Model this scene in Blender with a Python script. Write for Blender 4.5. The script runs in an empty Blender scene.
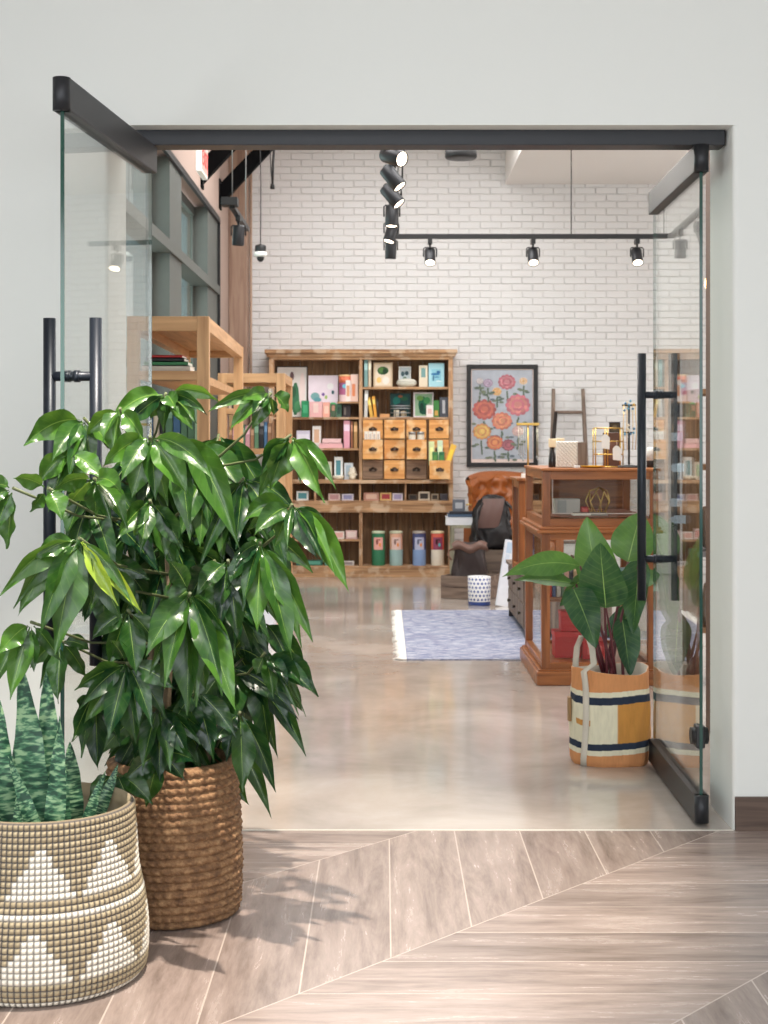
import bpy, bmesh, math, random
from mathutils import Vector, Matrix
R = math.radians
random.seed(7)
SC = bpy.context.scene
COL = SC.collection

# ------------------------------------------------------------------ camera
EYE, F = 1.3615, 1486.0
cd = bpy.data.cameras.new('camera'); cam = bpy.data.objects.new('camera', cd); COL.objects.link(cam)
cam.location = (0, 0, EYE); cam.rotation_euler = (R(90), 0, 0)
cd.sensor_width = 36; cd.lens = F / 1024 * 36; cd.shift_y = -71 / 1024
cd.clip_start = .05; cd.clip_end = 200
cd.dof.use_dof = True; cd.dof.focus_distance = 4.4; cd.dof.aperture_fstop = 9
SC.camera = cam
SC.view_settings.view_transform = 'Standard'; SC.view_settings.look = 'None'
SC.view_settings.gamma = 1; SC.view_settings.use_curve_mapping = False
SC.view_settings.exposure = 0.3

def P(px, py, Y):            # a point in the place at distance Y
    return Vector(((px - 384) * Y / F, Y, EYE - (py - 441) * Y / F))

# ------------------------------------------------------------------ light
w = bpy.data.worlds.new('world'); SC.world = w; w.use_nodes = True
bg = w.node_tree.nodes['Background']; bg.inputs[0].default_value = (.80, .90, 1.0, 1); bg.inputs[1].default_value = .7

def area(name, loc, rot, sx, sy, power, col=(1, 1, 1), spread=180):
    l = bpy.data.lights.new(name, 'AREA'); l.shape = 'RECTANGLE'; l.size = sx; l.size_y = sy
    l.energy = power; l.color = col; l.spread = R(spread)
    o = bpy.data.objects.new(name, l); COL.objects.link(o); o.location = loc; o.rotation_euler = rot
    return o
area('lobby_window_daylight', (0.6, -3.2, 2.0), (R(90), 0, 0), 5.5, 2.4, 128, (.93, .97, 1.0))
area('lobby_ceiling_fill', (-.4, 1.6, 3.38), (0, 0, 0), 2.4, 2.4, 34, (.94, .97, 1.0))  # unseen overhead fill, placed to help light the right jamb
area('lobby_left_fill', (-3.15, -.4, 1.7), (0, R(-90), 0), 2.2, 3.0, 95, (.90, .95, 1.0))  # fill lamp added to brighten the right jamb; this wall has no window
area('shop_ceiling_fill', (0.8, 12.4, 4.45), (0, 0, 0), 4.0, 2.2, 165, (1, .985, .97))  # unseen area lamp added overhead to brighten the shop
area('shop_ceiling_fill_near', (0.7, 8.3, 4.2), (0, 0, 0), 3.4, 2.4, 150, (1, .98, .96))  # second added overhead fill, for the near half of the shop
area('shop_right_fill', (5.2, 10.5, 2.4), (0, R(90), 0), 2.6, 5, 120, (1, .97, .94))  # unseen area lamp before the solid right wall, no window there
area('shop_left_window_daylight', (-2.9, 10.9, 2.6), (0, R(-90), 0), 2.4, 6.5, 200, (.94, .98, 1.0))

def spot(name, loc, target, power, angle=50, blend=.5, rad=.04, col=(1, .86, .70)):
    l = bpy.data.lights.new(name, 'SPOT'); l.energy = power; l.spot_size = R(angle); l.spot_blend = blend
    l.shadow_soft_size = rad; l.color = col
    o = bpy.data.objects.new(name, l); COL.objects.link(o); o.location = loc
    o.rotation_euler = (Vector(target) - Vector(loc)).to_track_quat('-Z', 'Y').to_euler()
    return o
spot('lobby_downlight', (-.24, 3.44, 3.36), (-.40, 4.3, .4), 600, 50, .5, .026, (1, .90, .78))

# ------------------------------------------------------------------ helpers
def c255(r, g, b):
    f = lambda v: (v / 255 / 12.92) if v / 255 <= .04045 else ((v / 255 + .055) / 1.055) ** 2.4
    return (f(r), f(g), f(b), 1)

def newmat(name):
    m = bpy.data.materials.new(name); m.use_nodes = True
    nt = m.node_tree
    return m, nt, nt.nodes['Principled BSDF']

MC = {}
def plain(r, g, b, rough=.6, metal=0, emit=0, noise=.10, bump=0, spec=.5):
    """painted / paper / metal surface with a little procedural mottling"""
    key = (r, g, b, rough, metal, emit, noise, bump)
    if key in MC: return MC[key]
    m, nt, p = newmat('surface_%d_%d_%d' % (r, g, b))
    c = c255(r, g, b)
    n = nt.nodes.new('ShaderNodeTexNoise'); n.inputs['Scale'].default_value = 14; n.inputs['Detail'].default_value = 4
    tc = nt.nodes.new('ShaderNodeTexCoord'); nt.links.new(tc.outputs['Object'], n.inputs['Vector'])
    mx = nt.nodes.new('ShaderNodeMix'); mx.data_type = 'RGBA'
    mx.inputs[6].default_value = tuple(v * (1 - noise) for v in c[:3]) + (1,)
    mx.inputs[7].default_value = tuple(min(1, v * (1 + noise)) for v in c[:3]) + (1,)
    nt.links.new(n.outputs['Fac'], mx.inputs[0]); nt.links.new(mx.outputs[2], p.inputs['Base Color'])
    p.inputs['Roughness'].default_value = rough; p.inputs['Metallic'].default_value = metal
    p.inputs['Specular IOR Level'].default_value = spec
    if emit:
        p.inputs['Emission Color'].default_value = c; p.inputs['Emission Strength'].default_value = emit
    if bump:
        b_ = nt.nodes.new('ShaderNodeBump'); b_.inputs['Strength'].default_value = bump; b_.inputs['Distance'].default_value = .01
        n2 = nt.nodes.new('ShaderNodeTexNoise'); n2.inputs['Scale'].default_value = 60; n2.inputs['Detail'].default_value = 5
        nt.links.new(tc.outputs['Object'], n2.inputs['Vector'])
        nt.links.new(n2.outputs['Fac'], b_.inputs['Height']); nt.links.new(b_.outputs[0], p.inputs['Normal'])
    MC[key] = m
    return m

def wood(name, light, dark, axis='x', rough=.5, scale=1.0, wear=None):
    m, nt, p = newmat(name)
    tc = nt.nodes.new('ShaderNodeTexCoord'); mp = nt.nodes.new('ShaderNodeMapping')
    s = {'x': (1.2, 16, 16), 'y': (16, 1.2, 16), 'z': (16, 16, 1.2)}[axis]
    mp.inputs['Scale'].default_value = tuple(v * scale for v in s)
    nt.links.new(tc.outputs['Object'], mp.inputs['Vector'])
    n = nt.nodes.new('ShaderNodeTexNoise'); n.inputs['Scale'].default_value = 1.6; n.inputs['Detail'].default_value = 8; n.inputs['Distortion'].default_value = .6
    nt.links.new(mp.outputs[0], n.inputs['Vector'])
    r = nt.nodes.new('ShaderNodeValToRGB'); e = r.color_ramp.elements
    e[0].position = .32; e[0].color = c255(*dark); e[1].position = .66; e[1].color = c255(*light)
    nt.links.new(n.outputs['Fac'], r.inputs[0]); out = r.outputs[0]
    if wear:
        n3 = nt.nodes.new('ShaderNodeTexNoise'); n3.inputs['Scale'].default_value = 9; n3.inputs['Detail'].default_value = 7
        nt.links.new(tc.outputs['Object'], n3.inputs['Vector'])
        r3 = nt.nodes.new('ShaderNodeValToRGB'); r3.color_ramp.elements[0].position = .52; r3.color_ramp.elements[1].position = .60
        nt.links.new(n3.outputs['Fac'], r3.inputs[0])
        mx = nt.nodes.new('ShaderNodeMix'); mx.data_type = 'RGBA'; mx.inputs[7].default_value = c255(*wear)
        mt = nt.nodes.new('ShaderNodeMath'); mt.operation = 'MULTIPLY'; mt.inputs[1].default_value = .5
        nt.links.new(r3.outputs[0], mt.inputs[0]); nt.links.new(mt.outputs[0], mx.inputs[0])
        nt.links.new(out, mx.inputs[6]); out = mx.outputs[2]
    nt.links.new(out, p.inputs['Base Color']); p.inputs['Roughness'].default_value = rough
    b = nt.nodes.new('ShaderNodeBump'); b.inputs['Strength'].default_value = .25; b.inputs['Distance'].default_value = .004
    nt.links.new(n.outputs['Fac'], b.inputs['Height']); nt.links.new(b.outputs[0], p.inputs['Normal'])
    return m

def glassmat(name, tint=(.955, .972, .966), ior=1.5):
    m = bpy.data.materials.new(name); m.use_nodes = True; nt = m.node_tree
    nt.nodes.clear()
    o = nt.nodes.new('ShaderNodeOutputMaterial'); mx = nt.nodes.new('ShaderNodeMixShader')
    t = nt.nodes.new('ShaderNodeBsdfTransparent'); t.inputs[0].default_value = tint + (1,)
    g = nt.nodes.new('ShaderNodeBsdfGlossy'); g.inputs['Roughness'].default_value = 0; g.inputs[0].default_value = (.98, 1, .99, 1)
    lw = nt.nodes.new('ShaderNodeLayerWeight'); lw.inputs[0].default_value = .5
    pw = nt.nodes.new('ShaderNodeMath'); pw.operation = 'POWER'; pw.inputs[1].default_value = 5; nt.links.new(lw.outputs['Facing'], pw.inputs[0])
    f = nt.nodes.new('ShaderNodeMapRange'); f.inputs[3].default_value = ((ior - 1) / (ior + 1)) ** 2; nt.links.new(pw.outputs[0], f.inputs[0])
    nt.links.new(f.outputs[0], mx.inputs[0]); nt.links.new(t.outputs[0], mx.inputs[1]); nt.links.new(g.outputs[0], mx.inputs[2])
    nt.links.new(mx.outputs[0], o.inputs[0])
    return m

class MB:
    """collects shapes; build() links them as ONE mesh object"""
    def __init__(s): s.bm = bmesh.new(); s.mats = []
    def _mi(s, m):
        if m is None: return 0
        if m not in s.mats: s.mats.append(m)
        return s.mats.index(m)
    def _take(s, t, m, M=None, smooth=False):
        mi = s._mi(m)
        if M is not None: bmesh.ops.transform(t, matrix=M, verts=t.verts)
        vm = {v: s.bm.verts.new(v.co) for v in t.verts}
        for f in t.faces:
            try: nf = s.bm.faces.new([vm[v] for v in f.verts])
            except ValueError: continue
            nf.material_index = mi; nf.smooth = smooth
        t.free()
    def box(s, x0, x1, y0, y1, z0, z1, m=None, bev=0, M=None):
        t = bmesh.new(); bmesh.ops.create_cube(t, size=1)
        for v in t.verts:
            v.co = ((x0 + x1) / 2 + v.co.x * (x1 - x0), (y0 + y1) / 2 + v.co.y * (y1 - y0), (z0 + z1) / 2 + v.co.z * (z1 - z0))
        if bev: bmesh.ops.bevel(t, geom=t.edges[:], offset=bev, segments=2, profile=.6, affect='EDGES')
        s._take(t, m, M); return s
    def tube(s, pts, rad, m=None, seg=10, cap=True, smooth=True):
        mi = s._mi(m); pts = [Vector(p) for p in pts]; rr = rad if isinstance(rad, (list, tuple)) else [rad] * len(pts)
        rings = []; up = None
        for i, p in enumerate(pts):
            d = (pts[min(i + 1, len(pts) - 1)] - pts[max(i - 1, 0)]).normalized()
            if up is None: up = Vector((0, 0, 1)) if abs(d.z) < .9 else Vector((1, 0, 0))
            a = d.cross(up).normalized(); b = a.cross(d).normalized(); up = b
            rings.append([s.bm.verts.new(p + (a * math.cos(2 * math.pi * k / seg) + b * math.sin(2 * math.pi * k / seg)) * rr[i]) for k in range(seg)])
        for i in range(len(rings) - 1):
            for k in range(seg):
                f = s.bm.faces.new((rings[i][k], rings[i][(k + 1) % seg], rings[i + 1][(k + 1) % seg], rings[i + 1][k]))
                f.smooth = smooth; f.material_index = mi
        if cap:
            for r_ in (rings[0][::-1], rings[-1]):
                f = s.bm.faces.new(r_); f.material_index = mi
        return s
    def lathe(s, prof, m=None, seg=32, c=(0, 0), smooth=True, M=None, cap=True):
        t = bmesh.new(); rings = []
        for r_, z in prof:
            rings.append([t.verts.new((c[0] + r_ * math.cos(2 * math.pi * k / seg), c[1] + r_ * math.sin(2 * math.pi * k / seg), z)) for k in range(seg)])
        for i in range(len(rings) - 1):
            for k in range(seg):
                t.faces.new((rings[i][k], rings[i][(k + 1) % seg], rings[i + 1][(k + 1) % seg], rings[i + 1][k]))
        if cap:
            t.faces.new(rings[0][::-1]); t.faces.new(rings[-1])
        s._take(t, m, M, smooth); return s
    def prism(s, poly, y0, y1, m=None, M=None):
        """polygon in x,z pushed from y0 to y1"""
        t = bmesh.new()
        a = [t.verts.new((x, y0, z)) for x, z in poly]; b = [t.verts.new((x, y1, z)) for x, z in poly]
        t.faces.new(a); t.faces.new(b[::-1]); n = len(poly)
        for i in range(n): t.faces.new((a[i], b[i], b[(i + 1) % n], a[(i + 1) % n]))
        bmesh.ops.recalc_face_normals(t, faces=t.faces)
        s._take(t, m, M); return s
    def disc(s, x, z, r1, r2, y, m=None, n=12, th=.0015):
        return s.prism([(x + r1 * math.cos(2 * math.pi * k / n), z + r2 * math.sin(2 * math.pi * k / n)) for k in range(n)], y - th, y, m)
    def grid(s, fn, nu, nv, m=None, wrapu=False, smooth=True, uv=None):
        mi = s._mi(m)
        V = [[s.bm.verts.new(fn(i, j)) for j in range(nv)] for i in range(nu)]
        for i in range(nu if wrapu else nu - 1):
            for j in range(nv - 1):
                f = s.bm.faces.new((V[i][j], V[(i + 1) % nu][j], V[(i + 1) % nu][j + 1], V[i][j + 1])); f.smooth = smooth; f.material_index = mi
        return V
    def build(s, name, mats=None, parent=None, loc=(0, 0, 0), rot=(0, 0, 0), recalc=True):
        if recalc: bmesh.ops.recalc_face_normals(s.bm, faces=s.bm.faces)
        me = bpy.data.meshes.new(name); s.bm.to_mesh(me); s.bm.free()
        ms = s.mats if s.mats else []
        if mats is not None and not s.mats: ms = mats if isinstance(mats, list) else [mats]
        for x in ms: me.materials.append(x)
        o = bpy.data.objects.new(name, me); COL.objects.link(o); o.parent = parent
        o.location = loc; o.rotation_euler = rot
        return o

def tag(o, label=None, cat=None, group=None, kind=None):
    if label: o['label'] = label
    if cat: o['category'] = cat
    if group: o['group'] = group
    if kind: o['kind'] = kind
    return o
def thing(name, label, cat, loc=(0, 0, 0), rz=0, group=None, kind=None):
    o = bpy.data.objects.new(name, None); COL.objects.link(o); o.empty_display_size = .1
    o.location = loc; o.rotation_euler = (0, 0, rz)
    return tag(o, label, cat, group, kind)
def copy_tree(o, parent=None):
    c = o.copy(); COL.objects.link(c); c.parent = parent
    for ch in list(o.children): copy_tree(ch, c)
    return c
def struct(o, label=None, cat=None): return tag(o, label, cat, kind='structure')

# ------------------------------------------------------------------ shared materials
BLACK = plain(24, 25, 27, .45); STEELK = plain(5, 5, 6, .9, spec=.1); BLACKM = plain(40, 41, 45, .42, .25); HANDLE = plain(30, 36, 46, .4, .3)
WHITE = plain(236, 235, 232, .6); PAPER = plain(240, 237, 228, .8); CREAM = plain(232, 220, 198, .7)
GOLD = plain(214, 178, 98, .28, .85); STEEL = plain(170, 172, 172, .35, .8)
BRONZE = plain(70, 58, 50, .35, .7)
SOIL = plain(48, 38, 32, .95, noise=.5, bump=.8)
W_HUTCH = wood('weathered_pine', (204, 160, 118), (132, 96, 66), 'x', .75, 1, (214, 190, 164))
W_HUTCHV = wood('weathered_pine_upright', (204, 162, 122), (140, 102, 74), 'z', .75, 1, (214, 190, 164))
W_HBACK = wood('dark_back_boards', (160, 124, 92), (104, 78, 56), 'z', .85)
W_DRAW = wood('honey_drawer_wood', (236, 176, 106), (208, 138, 74), 'x', .6, .9, (244, 212, 164))
W_DRAWG = wood('grey_drawer_wood', (166, 134, 108), (120, 94, 76), 'x', .7, .9)
W_OAK = wood('pale_oak_z', (216, 172, 126), (182, 136, 94), 'z', .5)
W_OAKX = wood('pale_oak_x', (216, 172, 126), (182, 136, 94), 'x', .5)
W_OAKY = wood('pale_oak_y', (216, 172, 126), (182, 136, 94), 'y', .5)
W_CHER = wood('cherry_wood_x', (176, 110, 60), (118, 66, 34), 'x', .32)
W_CHERZ = wood('cherry_wood_z', (166, 102, 56), (112, 62, 32), 'z', .32)
W_CHERY = wood('cherry_wood_y', (176, 110, 60), (118, 66, 34), 'y', .32)
W_GREY = wood('grey_barn_wood', (142, 122, 108), (92, 76, 68), 'x', .8)
W_GREYZ = wood('grey_barn_wood_z', (150, 132, 118), (96, 80, 72), 'z', .8)
W_COL = wood('timber_column', (162, 136, 118), (136, 108, 92), 'z', .7)
GLASS = glassmat('clear_glass'); GLASSC = glassmat('case_glass', (.97, .98, .97), 1.33)
GLASSE = plain(12, 62, 50, .12)
# ================================================================== THE SETTING
def wallmat(name, col, rough=.85, bump=.08):
    m, nt, p = newmat(name); tc = nt.nodes.new('ShaderNodeTexCoord')
    n = nt.nodes.new('ShaderNodeTexNoise'); n.inputs['Scale'].default_value = 90; n.inputs['Detail'].default_value = 3
    nt.links.new(tc.outputs['Object'], n.inputs['Vector'])
    n2 = nt.nodes.new('ShaderNodeTexNoise'); n2.inputs['Scale'].default_value = .8
    nt.links.new(tc.outputs['Object'], n2.inputs['Vector'])
    mx = nt.nodes.new('ShaderNodeMix'); mx.data_type = 'RGBA'; c = c255(*col)
    mx.inputs[6].default_value = tuple(v * .97 for v in c[:3]) + (1,); mx.inputs[7].default_value = c
    nt.links.new(n2.outputs['Fac'], mx.inputs[0]); nt.links.new(mx.outputs[2], p.inputs['Base Color'])
    b = nt.nodes.new('ShaderNodeBump'); b.inputs['Strength'].default_value = bump; b.inputs['Distance'].default_value = .002
    nt.links.new(n.outputs['Fac'], b.inputs['Height']); nt.links.new(b.outputs[0], p.inputs['Normal'])
    p.inputs['Roughness'].default_value = rough
    return m
M_WALL = wallmat('white_painted_plaster', (226, 227, 223))
M_PLAST = wallmat('warm_plaster', (168, 147, 136))
M_CEIL = wallmat('ceiling_white', (232, 228, 224))
M_BRICK = wallmat('white_painted_brick', (224, 223, 223), .7, .5)
M_MORT = wallmat('white_painted_mortar', (217, 215, 214), .85, .5)

def plank_floor():
    m, nt, p = newmat('wood_look_tile'); N = nt.nodes; L = nt.links
    def math_(op, a, b=None, c=None):
        n = N.new('ShaderNodeMath'); n.operation = op
        for i, v in enumerate((a, b, c)):
            if v is None: continue
            if isinstance(v, (int, float)): n.inputs[i].default_value = v
            else: L.new(v, n.inputs[i])
        return n.outputs[0]
    g = N.new('ShaderNodeNewGeometry'); sp = N.new('ShaderNodeSeparateXYZ'); L.new(g.outputs['Position'], sp.inputs[0])
    X, Y = sp.outputs[0], sp.outputs[1]
    s = math_('SUBTRACT', math_('SUBTRACT', Y, math_('MULTIPLY', X, 1.11)), 3.893)
    sb = math_('DIVIDE', s, 1.17); band = math_('FLOOR', sb); fr = math_('FRACT', sb)
    par = math_('ABSOLUTE', math_('MODULO', band, 2.0)); par = math_('GREATER_THAN', par, .5)   # 1 = planks run along x
    def mixv(a, b): # par ? b : a
        return math_('ADD', math_('MULTIPLY', a, math_('SUBTRACT', 1.0, par)), math_('MULTIPLY', b, par))
    u = mixv(math_('SUBTRACT', X, .018), math_('SUBTRACT', Y, .02)); v = mixv(Y, X)
    W = .2275
    ud = math_('DIVIDE', u, W); idx = math_('FLOOR', ud); fu = math_('FRACT', ud)
    e1 = math_('MULTIPLY', math_('MINIMUM', fu, math_('SUBTRACT', 1.0, fu)), W)
    e2 = math_('MULTIPLY', math_('MINIMUM', fr, math_('SUBTRACT', 1.0, fr)), 1.17 * .67)
    e = math_('MINIMUM', e1, e2)
    gr = math_('LESS_THAN', e, .0022)
    cv = N.new('ShaderNodeCombineXYZ'); L.new(idx, cv.inputs[0]); L.new(band, cv.inputs[1])
    wn = N.new('ShaderNodeTexWhiteNoise'); wn.noise_dimensions = '3D'; L.new(cv.outputs[0], wn.inputs['Vector'])
    gv = N.new('ShaderNodeCombineXYZ'); L.new(math_('MULTIPLY', u, 9.0), gv.inputs[0]); L.new(math_('MULTIPLY', v, 1.1), gv.inputs[1]); L.new(math_('MULTIPLY', wn.outputs['Value'], 40.0), gv.inputs[2])
    n = N.new('ShaderNodeTexNoise'); n.inputs['Scale'].default_value = 1.9; n.inputs['Detail'].default_value = 10; n.inputs['Roughness'].default_value = .7; n.inputs['Distortion'].default_value = .25
    L.new(gv.outputs[0], n.inputs['Vector'])
    r = N.new('ShaderNodeValToRGB'); e_ = r.color_ramp.elements
    e_[0].position = .27; e_[0].color = c255(104, 91, 84); e_[1].position = .70; e_[1].color = c255(170, 154, 146)
    k = e_.new(.47); k.color = c255(142, 126, 118)
    L.new(n.outputs['Fac'], r.inputs[0])
    hv = N.new('ShaderNodeHueSaturation'); L.new(r.outputs[0], hv.inputs['Color'])
    L.new(math_('ADD', math_('MULTIPLY', wn.outputs['Value'], .26), .87), hv.inputs['Value'])
    mx = N.new('ShaderNodeMix'); mx.data_type = 'RGBA'; L.new(gr, mx.inputs[0]); L.new(hv.outputs[0], mx.inputs[6]); mx.inputs[7].default_value = c255(186, 172, 162)
    L.new(mx.outputs[2], p.inputs['Base Color'])
    rr = math_('ADD', math_('MULTIPLY', n.outputs['Fac'], .24), .13)
    L.new(rr, p.inputs['Roughness'])
    b = N.new('ShaderNodeBump'); b.inputs['Strength'].default_value = .18; b.inputs['Distance'].default_value = .002
    L.new(math_('SUBTRACT', n.outputs['Fac'], gr), b.inputs['Height']); L.new(b.outputs[0], p.inputs['Normal'])
    return m

def concrete():
    m, nt, p = newmat('polished_concrete'); N = nt.nodes; L = nt.links
    tc = N.new('ShaderNodeTexCoord')
    n = N.new('ShaderNodeTexNoise'); n.inputs['Scale'].default_value = 1.6; n.inputs['Detail'].default_value = 8; n.inputs['Roughness'].default_value = .6; n.inputs['Distortion'].default_value = .4
    L.new(tc.outputs['Object'], n.inputs['Vector'])
    r = N.new('ShaderNodeValToRGB'); e = r.color_ramp.elements
    e[0].position = .30; e[0].color = c255(158, 148, 139); e[1].position = .68; e[1].color = c255(198, 189, 181)
    L.new(n.outputs['Fac'], r.inputs[0]); L.new(r.outputs[0], p.inputs['Base Color'])
    n2 = N.new('ShaderNodeTexNoise'); n2.inputs['Scale'].default_value = 5; n2.inputs['Detail'].default_value = 5
    L.new(tc.outputs['Object'], n2.inputs['Vector'])
    mr = N.new('ShaderNodeMapRange'); mr.inputs[3].default_value = .10; mr.inputs[4].default_value = .26
    L.new(n2.outputs['Fac'], mr.inputs[0]); L.new(mr.outputs[0], p.inputs['Roughness'])
    p.inputs['Coat Weight'].default_value = .5; p.inputs['Coat Roughness'].default_value = .08
    return m

# floors
mb = MB(); mb.box(-3.2, 3.6, -3, 5.19, -.06, 0)
struct(mb.build('floor', plank_floor()))
mb = MB(); mb.box(-1.72, 5.5, 5.19, 15.25, -.06, 0)
struct(mb.build('floor', concrete()))

# lobby walls and ceiling; the front wall carries the opening
XL, XR, TOPZ = -.966, 1.221, EYE + 316 * 5.2 / F
mb = MB()
def bull(poly_pts, z0, z1): pass
def jamb(mb, x0, x1, y0, y1, z0, z1, corner):
    """wall piece with rounded vertical corners on the opening side"""
    r = .018; pts = []
    if corner == 'R':     # opening is at x0
        for (cx, cy, a0) in ((x0 + r, y0 + r, 180), (x0 + r, y1 - r, 90)):
            for k in range(5): 
                a = R(a0 + (90 * k / 4 if a0 == 180 else 90 - 90 * k / 4 + 0))
                pts.append((cx + r * math.cos(a), cy + r * math.sin(a)))
        left = [(x0 + r - r * math.cos(R(t)), y0 + r - r * math.sin(R(t))) for t in range(90, -1, -18)]
        right = [(x0 + r - r * math.cos(R(t)), y1 - r + r * math.sin(R(t))) for t in range(0, 91, 18)]
        pts = [(x1, y0)] + left + right + [(x1, y1)]
    else:
        left = [(x1 - r + r * math.cos(R(t)), y0 + r - r * math.sin(R(t))) for t in range(90, -1, -18)]
        right = [(x1 - r + r * math.cos(R(t)), y1 - r + r * math.sin(R(t))) for t in range(0, 91, 18)]
        pts = [(x0, y0)] + left + right + [(x0, y1)]
    bm = mb.bm
    a = [bm.verts.new((x, y, z0)) for x, y in pts]; b = [bm.verts.new((x, y, z1)) for x, y in pts]; n = len(pts)
    bm.faces.new(a[::-1]); bm.faces.new(b)
    for i in range(n):
        f = bm.faces.new((a[i], a[(i + 1) % n], b[(i + 1) % n], b[i])); f.smooth = False
jamb(mb, XR, 3.6, 5.2, 5.58, 0, TOPZ, 'R'); jamb(mb, -3.2, XL, 5.2, 5.58, 0, TOPZ, 'L')
mb.box(-3.2, 3.6, 5.2, 5.58, TOPZ, 4.7)
struct(mb.build('wall_front', M_WALL))
mb = MB(); mb.box(-3.3, -3.2, -3, 5.2, 0, 3.4); struct(mb.build('wall_left', M_WALL))
mb = MB(); mb.box(3.6, 3.7, -3, 5.2, 0, 3.4); struct(mb.build('wall_right', M_WALL))
mb = MB(); mb.box(-3.3, 3.7, -3, 5.2, 3.4, 3.5); struct(mb.build('ceiling', M_CEIL))
# baseboard right of the opening (dark wood-look tile)
mb = MB(); mb.box(XR + .006, 3.6, 5.185, 5.2, 0, .118, bev=.002)
struct(mb.build('baseboard_front', wood('baseboard_dark', (112, 92, 80), (72, 56, 48), 'x', .5)))

# shop shell
M_STEELG = plain(92, 96, 92, .55, .2)
mb = MB()      # left wall : piers and bands around the window bays
XW = -1.56
bays = [(6.65, 8.35), (8.98, 10.90), (11.53, 13.25)]
mb.box(XW - .3, XW, 14.05, 15.25, 0, 4.7); mb.box(XW - .3, XW, 5.58, 14.05, 3.47, 4.7)
mb.box(XW - .3, XW, 5.58, 6.0, 0, 3.47); mb.box(XW - .3, XW, 6.0, 14.05, 0, .25)
struct(mb.build('wall_left', M_PLAST))
cyc = [(6.0, 6.65), (8.35, 8.98), (10.90, 11.53), (13.25, 14.05)]
for i, (a, b) in enumerate(bays):
    wroot = struct(thing('window_%d' % (i + 1), None, None, (XW, (a + b) / 2, .25)))
    f = MB(); o = (a + b) / 2
    pa = cyc[i]; pb = cyc[i + 1]
    f.box(-.16, -.012, pa[0] - o, pa[1] - o, 0, 3.2); 
    if i == 2: f.box(-.16, -.012, pb[0] - o, pb[1] - o, 0, 3.2)
    f.box(-.15, .012, a - o - .63, (b - o) + (.8 if i == 2 else 0), 2.49, 2.57)
    f.box(-.16, -.14, a - o, a - o + .06, 0, 3.2); f.box(-.16, -.14, b - o - .06, b - o, 0, 3.2)
    f.box(-.16, -.13, a - o, b - o, 3.12, 3.2); f.box(-.16, -.13, a - o, b - o, 0, .06)
    f.build('window_frame', M_STEELG, wroot)
    t = MB(); t.box(-.012, .014, a - o - .63, (b - o) + (.8 if i == 2 else 0), 3.17, 3.22)
    if i == 2: t.box(-.012, .014, b - o + .77, b - o + .80, 0, 3.2)
    t.build('window_trim', BLACK, wroot)
    g = MB(); g.box(-.152, -.146, a - o, b - o, 0, 2.49); g.box(-.152, -.146, a - o, b - o, 2.57, 3.2)
    g.build('window_pane', glassmat('tinted_pane_%d' % i, (.76, .84, .82)), wroot)
# facade across the street side of the left windows
mb = MB(); mb.box(-5.2, -5.0, 4, 19, 0, 5.5, plain(206, 226, 216, .8))
for k in range(7): mb.box(-5.0, -4.97, 5 + k * 2, 6.2 + k * 2, .9, 4.2, plain(54, 84, 84, .2))
struct(mb.build('wall_outside'))
mb = MB(); mb.box(-5.2, -1.86, 4, 19, -.06, 0); struct(mb.build('ground', plain(128, 130, 126, .9)))

# brick back wall: every brick slightly out of true
mb = MB(); YB = 15.2
mb.box(-1.6, 5.5, YB + .006, YB + .2, 0, 4.7, M_MORT)
mb._mi(M_BRICK)
rh, bw, g_ = .0706, .2150, .0085
row = 0; z = 0
while z < 4.65:
    x = -1.6 - (bw / 2 if row % 2 else 0)
    while x < 5.5:
        x0 = max(x + g_ / 2 * random.uniform(.2, 1.8), -1.6); x1 = min(x + bw - g_ / 2 * random.uniform(.2, 1.8), 5.5)
        d = random.choice((.0, .002, .003, .004, .006, .009)); d2 = d + random.uniform(-.002, .003)
        if x1 > x0 + .02:
            z0 = z + g_ / 2 + random.uniform(-.0015, .002); z1 = z + rh - g_ / 2 + random.uniform(-.002, .0015)
            bm = mb.bm; e = .004
            o_ = [bm.verts.new(c) for c in ((x0, YB + .006, z0), (x1, YB + .006, z0), (x1, YB + .006, z1), (x0, YB + .006, z1))]
            i_ = [bm.verts.new(c) for c in ((x0 + e, YB - d, z0 + e), (x1 - e, YB - d2, z0 + e), (x1 - e, YB - d2 - .002, z1 - e), (x0 + e, YB - d - .001, z1 - e))]
            bm.faces.new(i_).material_index = 1
            for q in range(4): bm.faces.new((o_[q], o_[(q + 1) % 4], i_[(q + 1) % 4], i_[q])).material_index = 1
            bm.faces.ensure_lookup_table()
        x += bw
    z += rh; row += 1
struct(mb.build('wall_back', None, recalc=False))
mb = MB(); mb.box(5.5, 5.6, 5.58, 15.25, 0, 4.7); struct(mb.build('wall_right', M_PLAST))
mb = MB(); mb.box(-1.9, 5.6, 5.58, 15.4, 4.7, 4.8); struct(mb.build('ceiling', M_CEIL))
mb = MB(); mb.box(1.24, 5.5, 9.5, YB - .012, 3.985, 4.7); struct(mb.build('ceiling_soffit', M_CEIL))
# timber column and slim conduit in the far left corner
mb = MB(); mb.box(-1.558, -1.375, 14.9, 15.185, 0, 4.7, bev=.006); struct(mb.build('trim_1', W_COL))
mb = MB(); mb.tube([(-1.352, 15.1, 0), (-1.352, 15.1, 4.7)], .013); struct(mb.build('trim_2', plain(176, 148, 128, .6)))

# black steel header of the doors
mb = MB(); hz0, hz1 = EYE + 296 * 5.28 / F, EYE + 311.5 * 5.28 / F
mb.box(XL, XR - .008, 5.28, 5.375, hz0, hz1, bev=.003); struct(mb.build('trim_3', BLACKM))
mb = MB(); mb.box(XL, XR, 5.19, 5.2, 0, .002); struct(mb.build('trim_4', plain(206, 200, 190, .5)))

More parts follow.
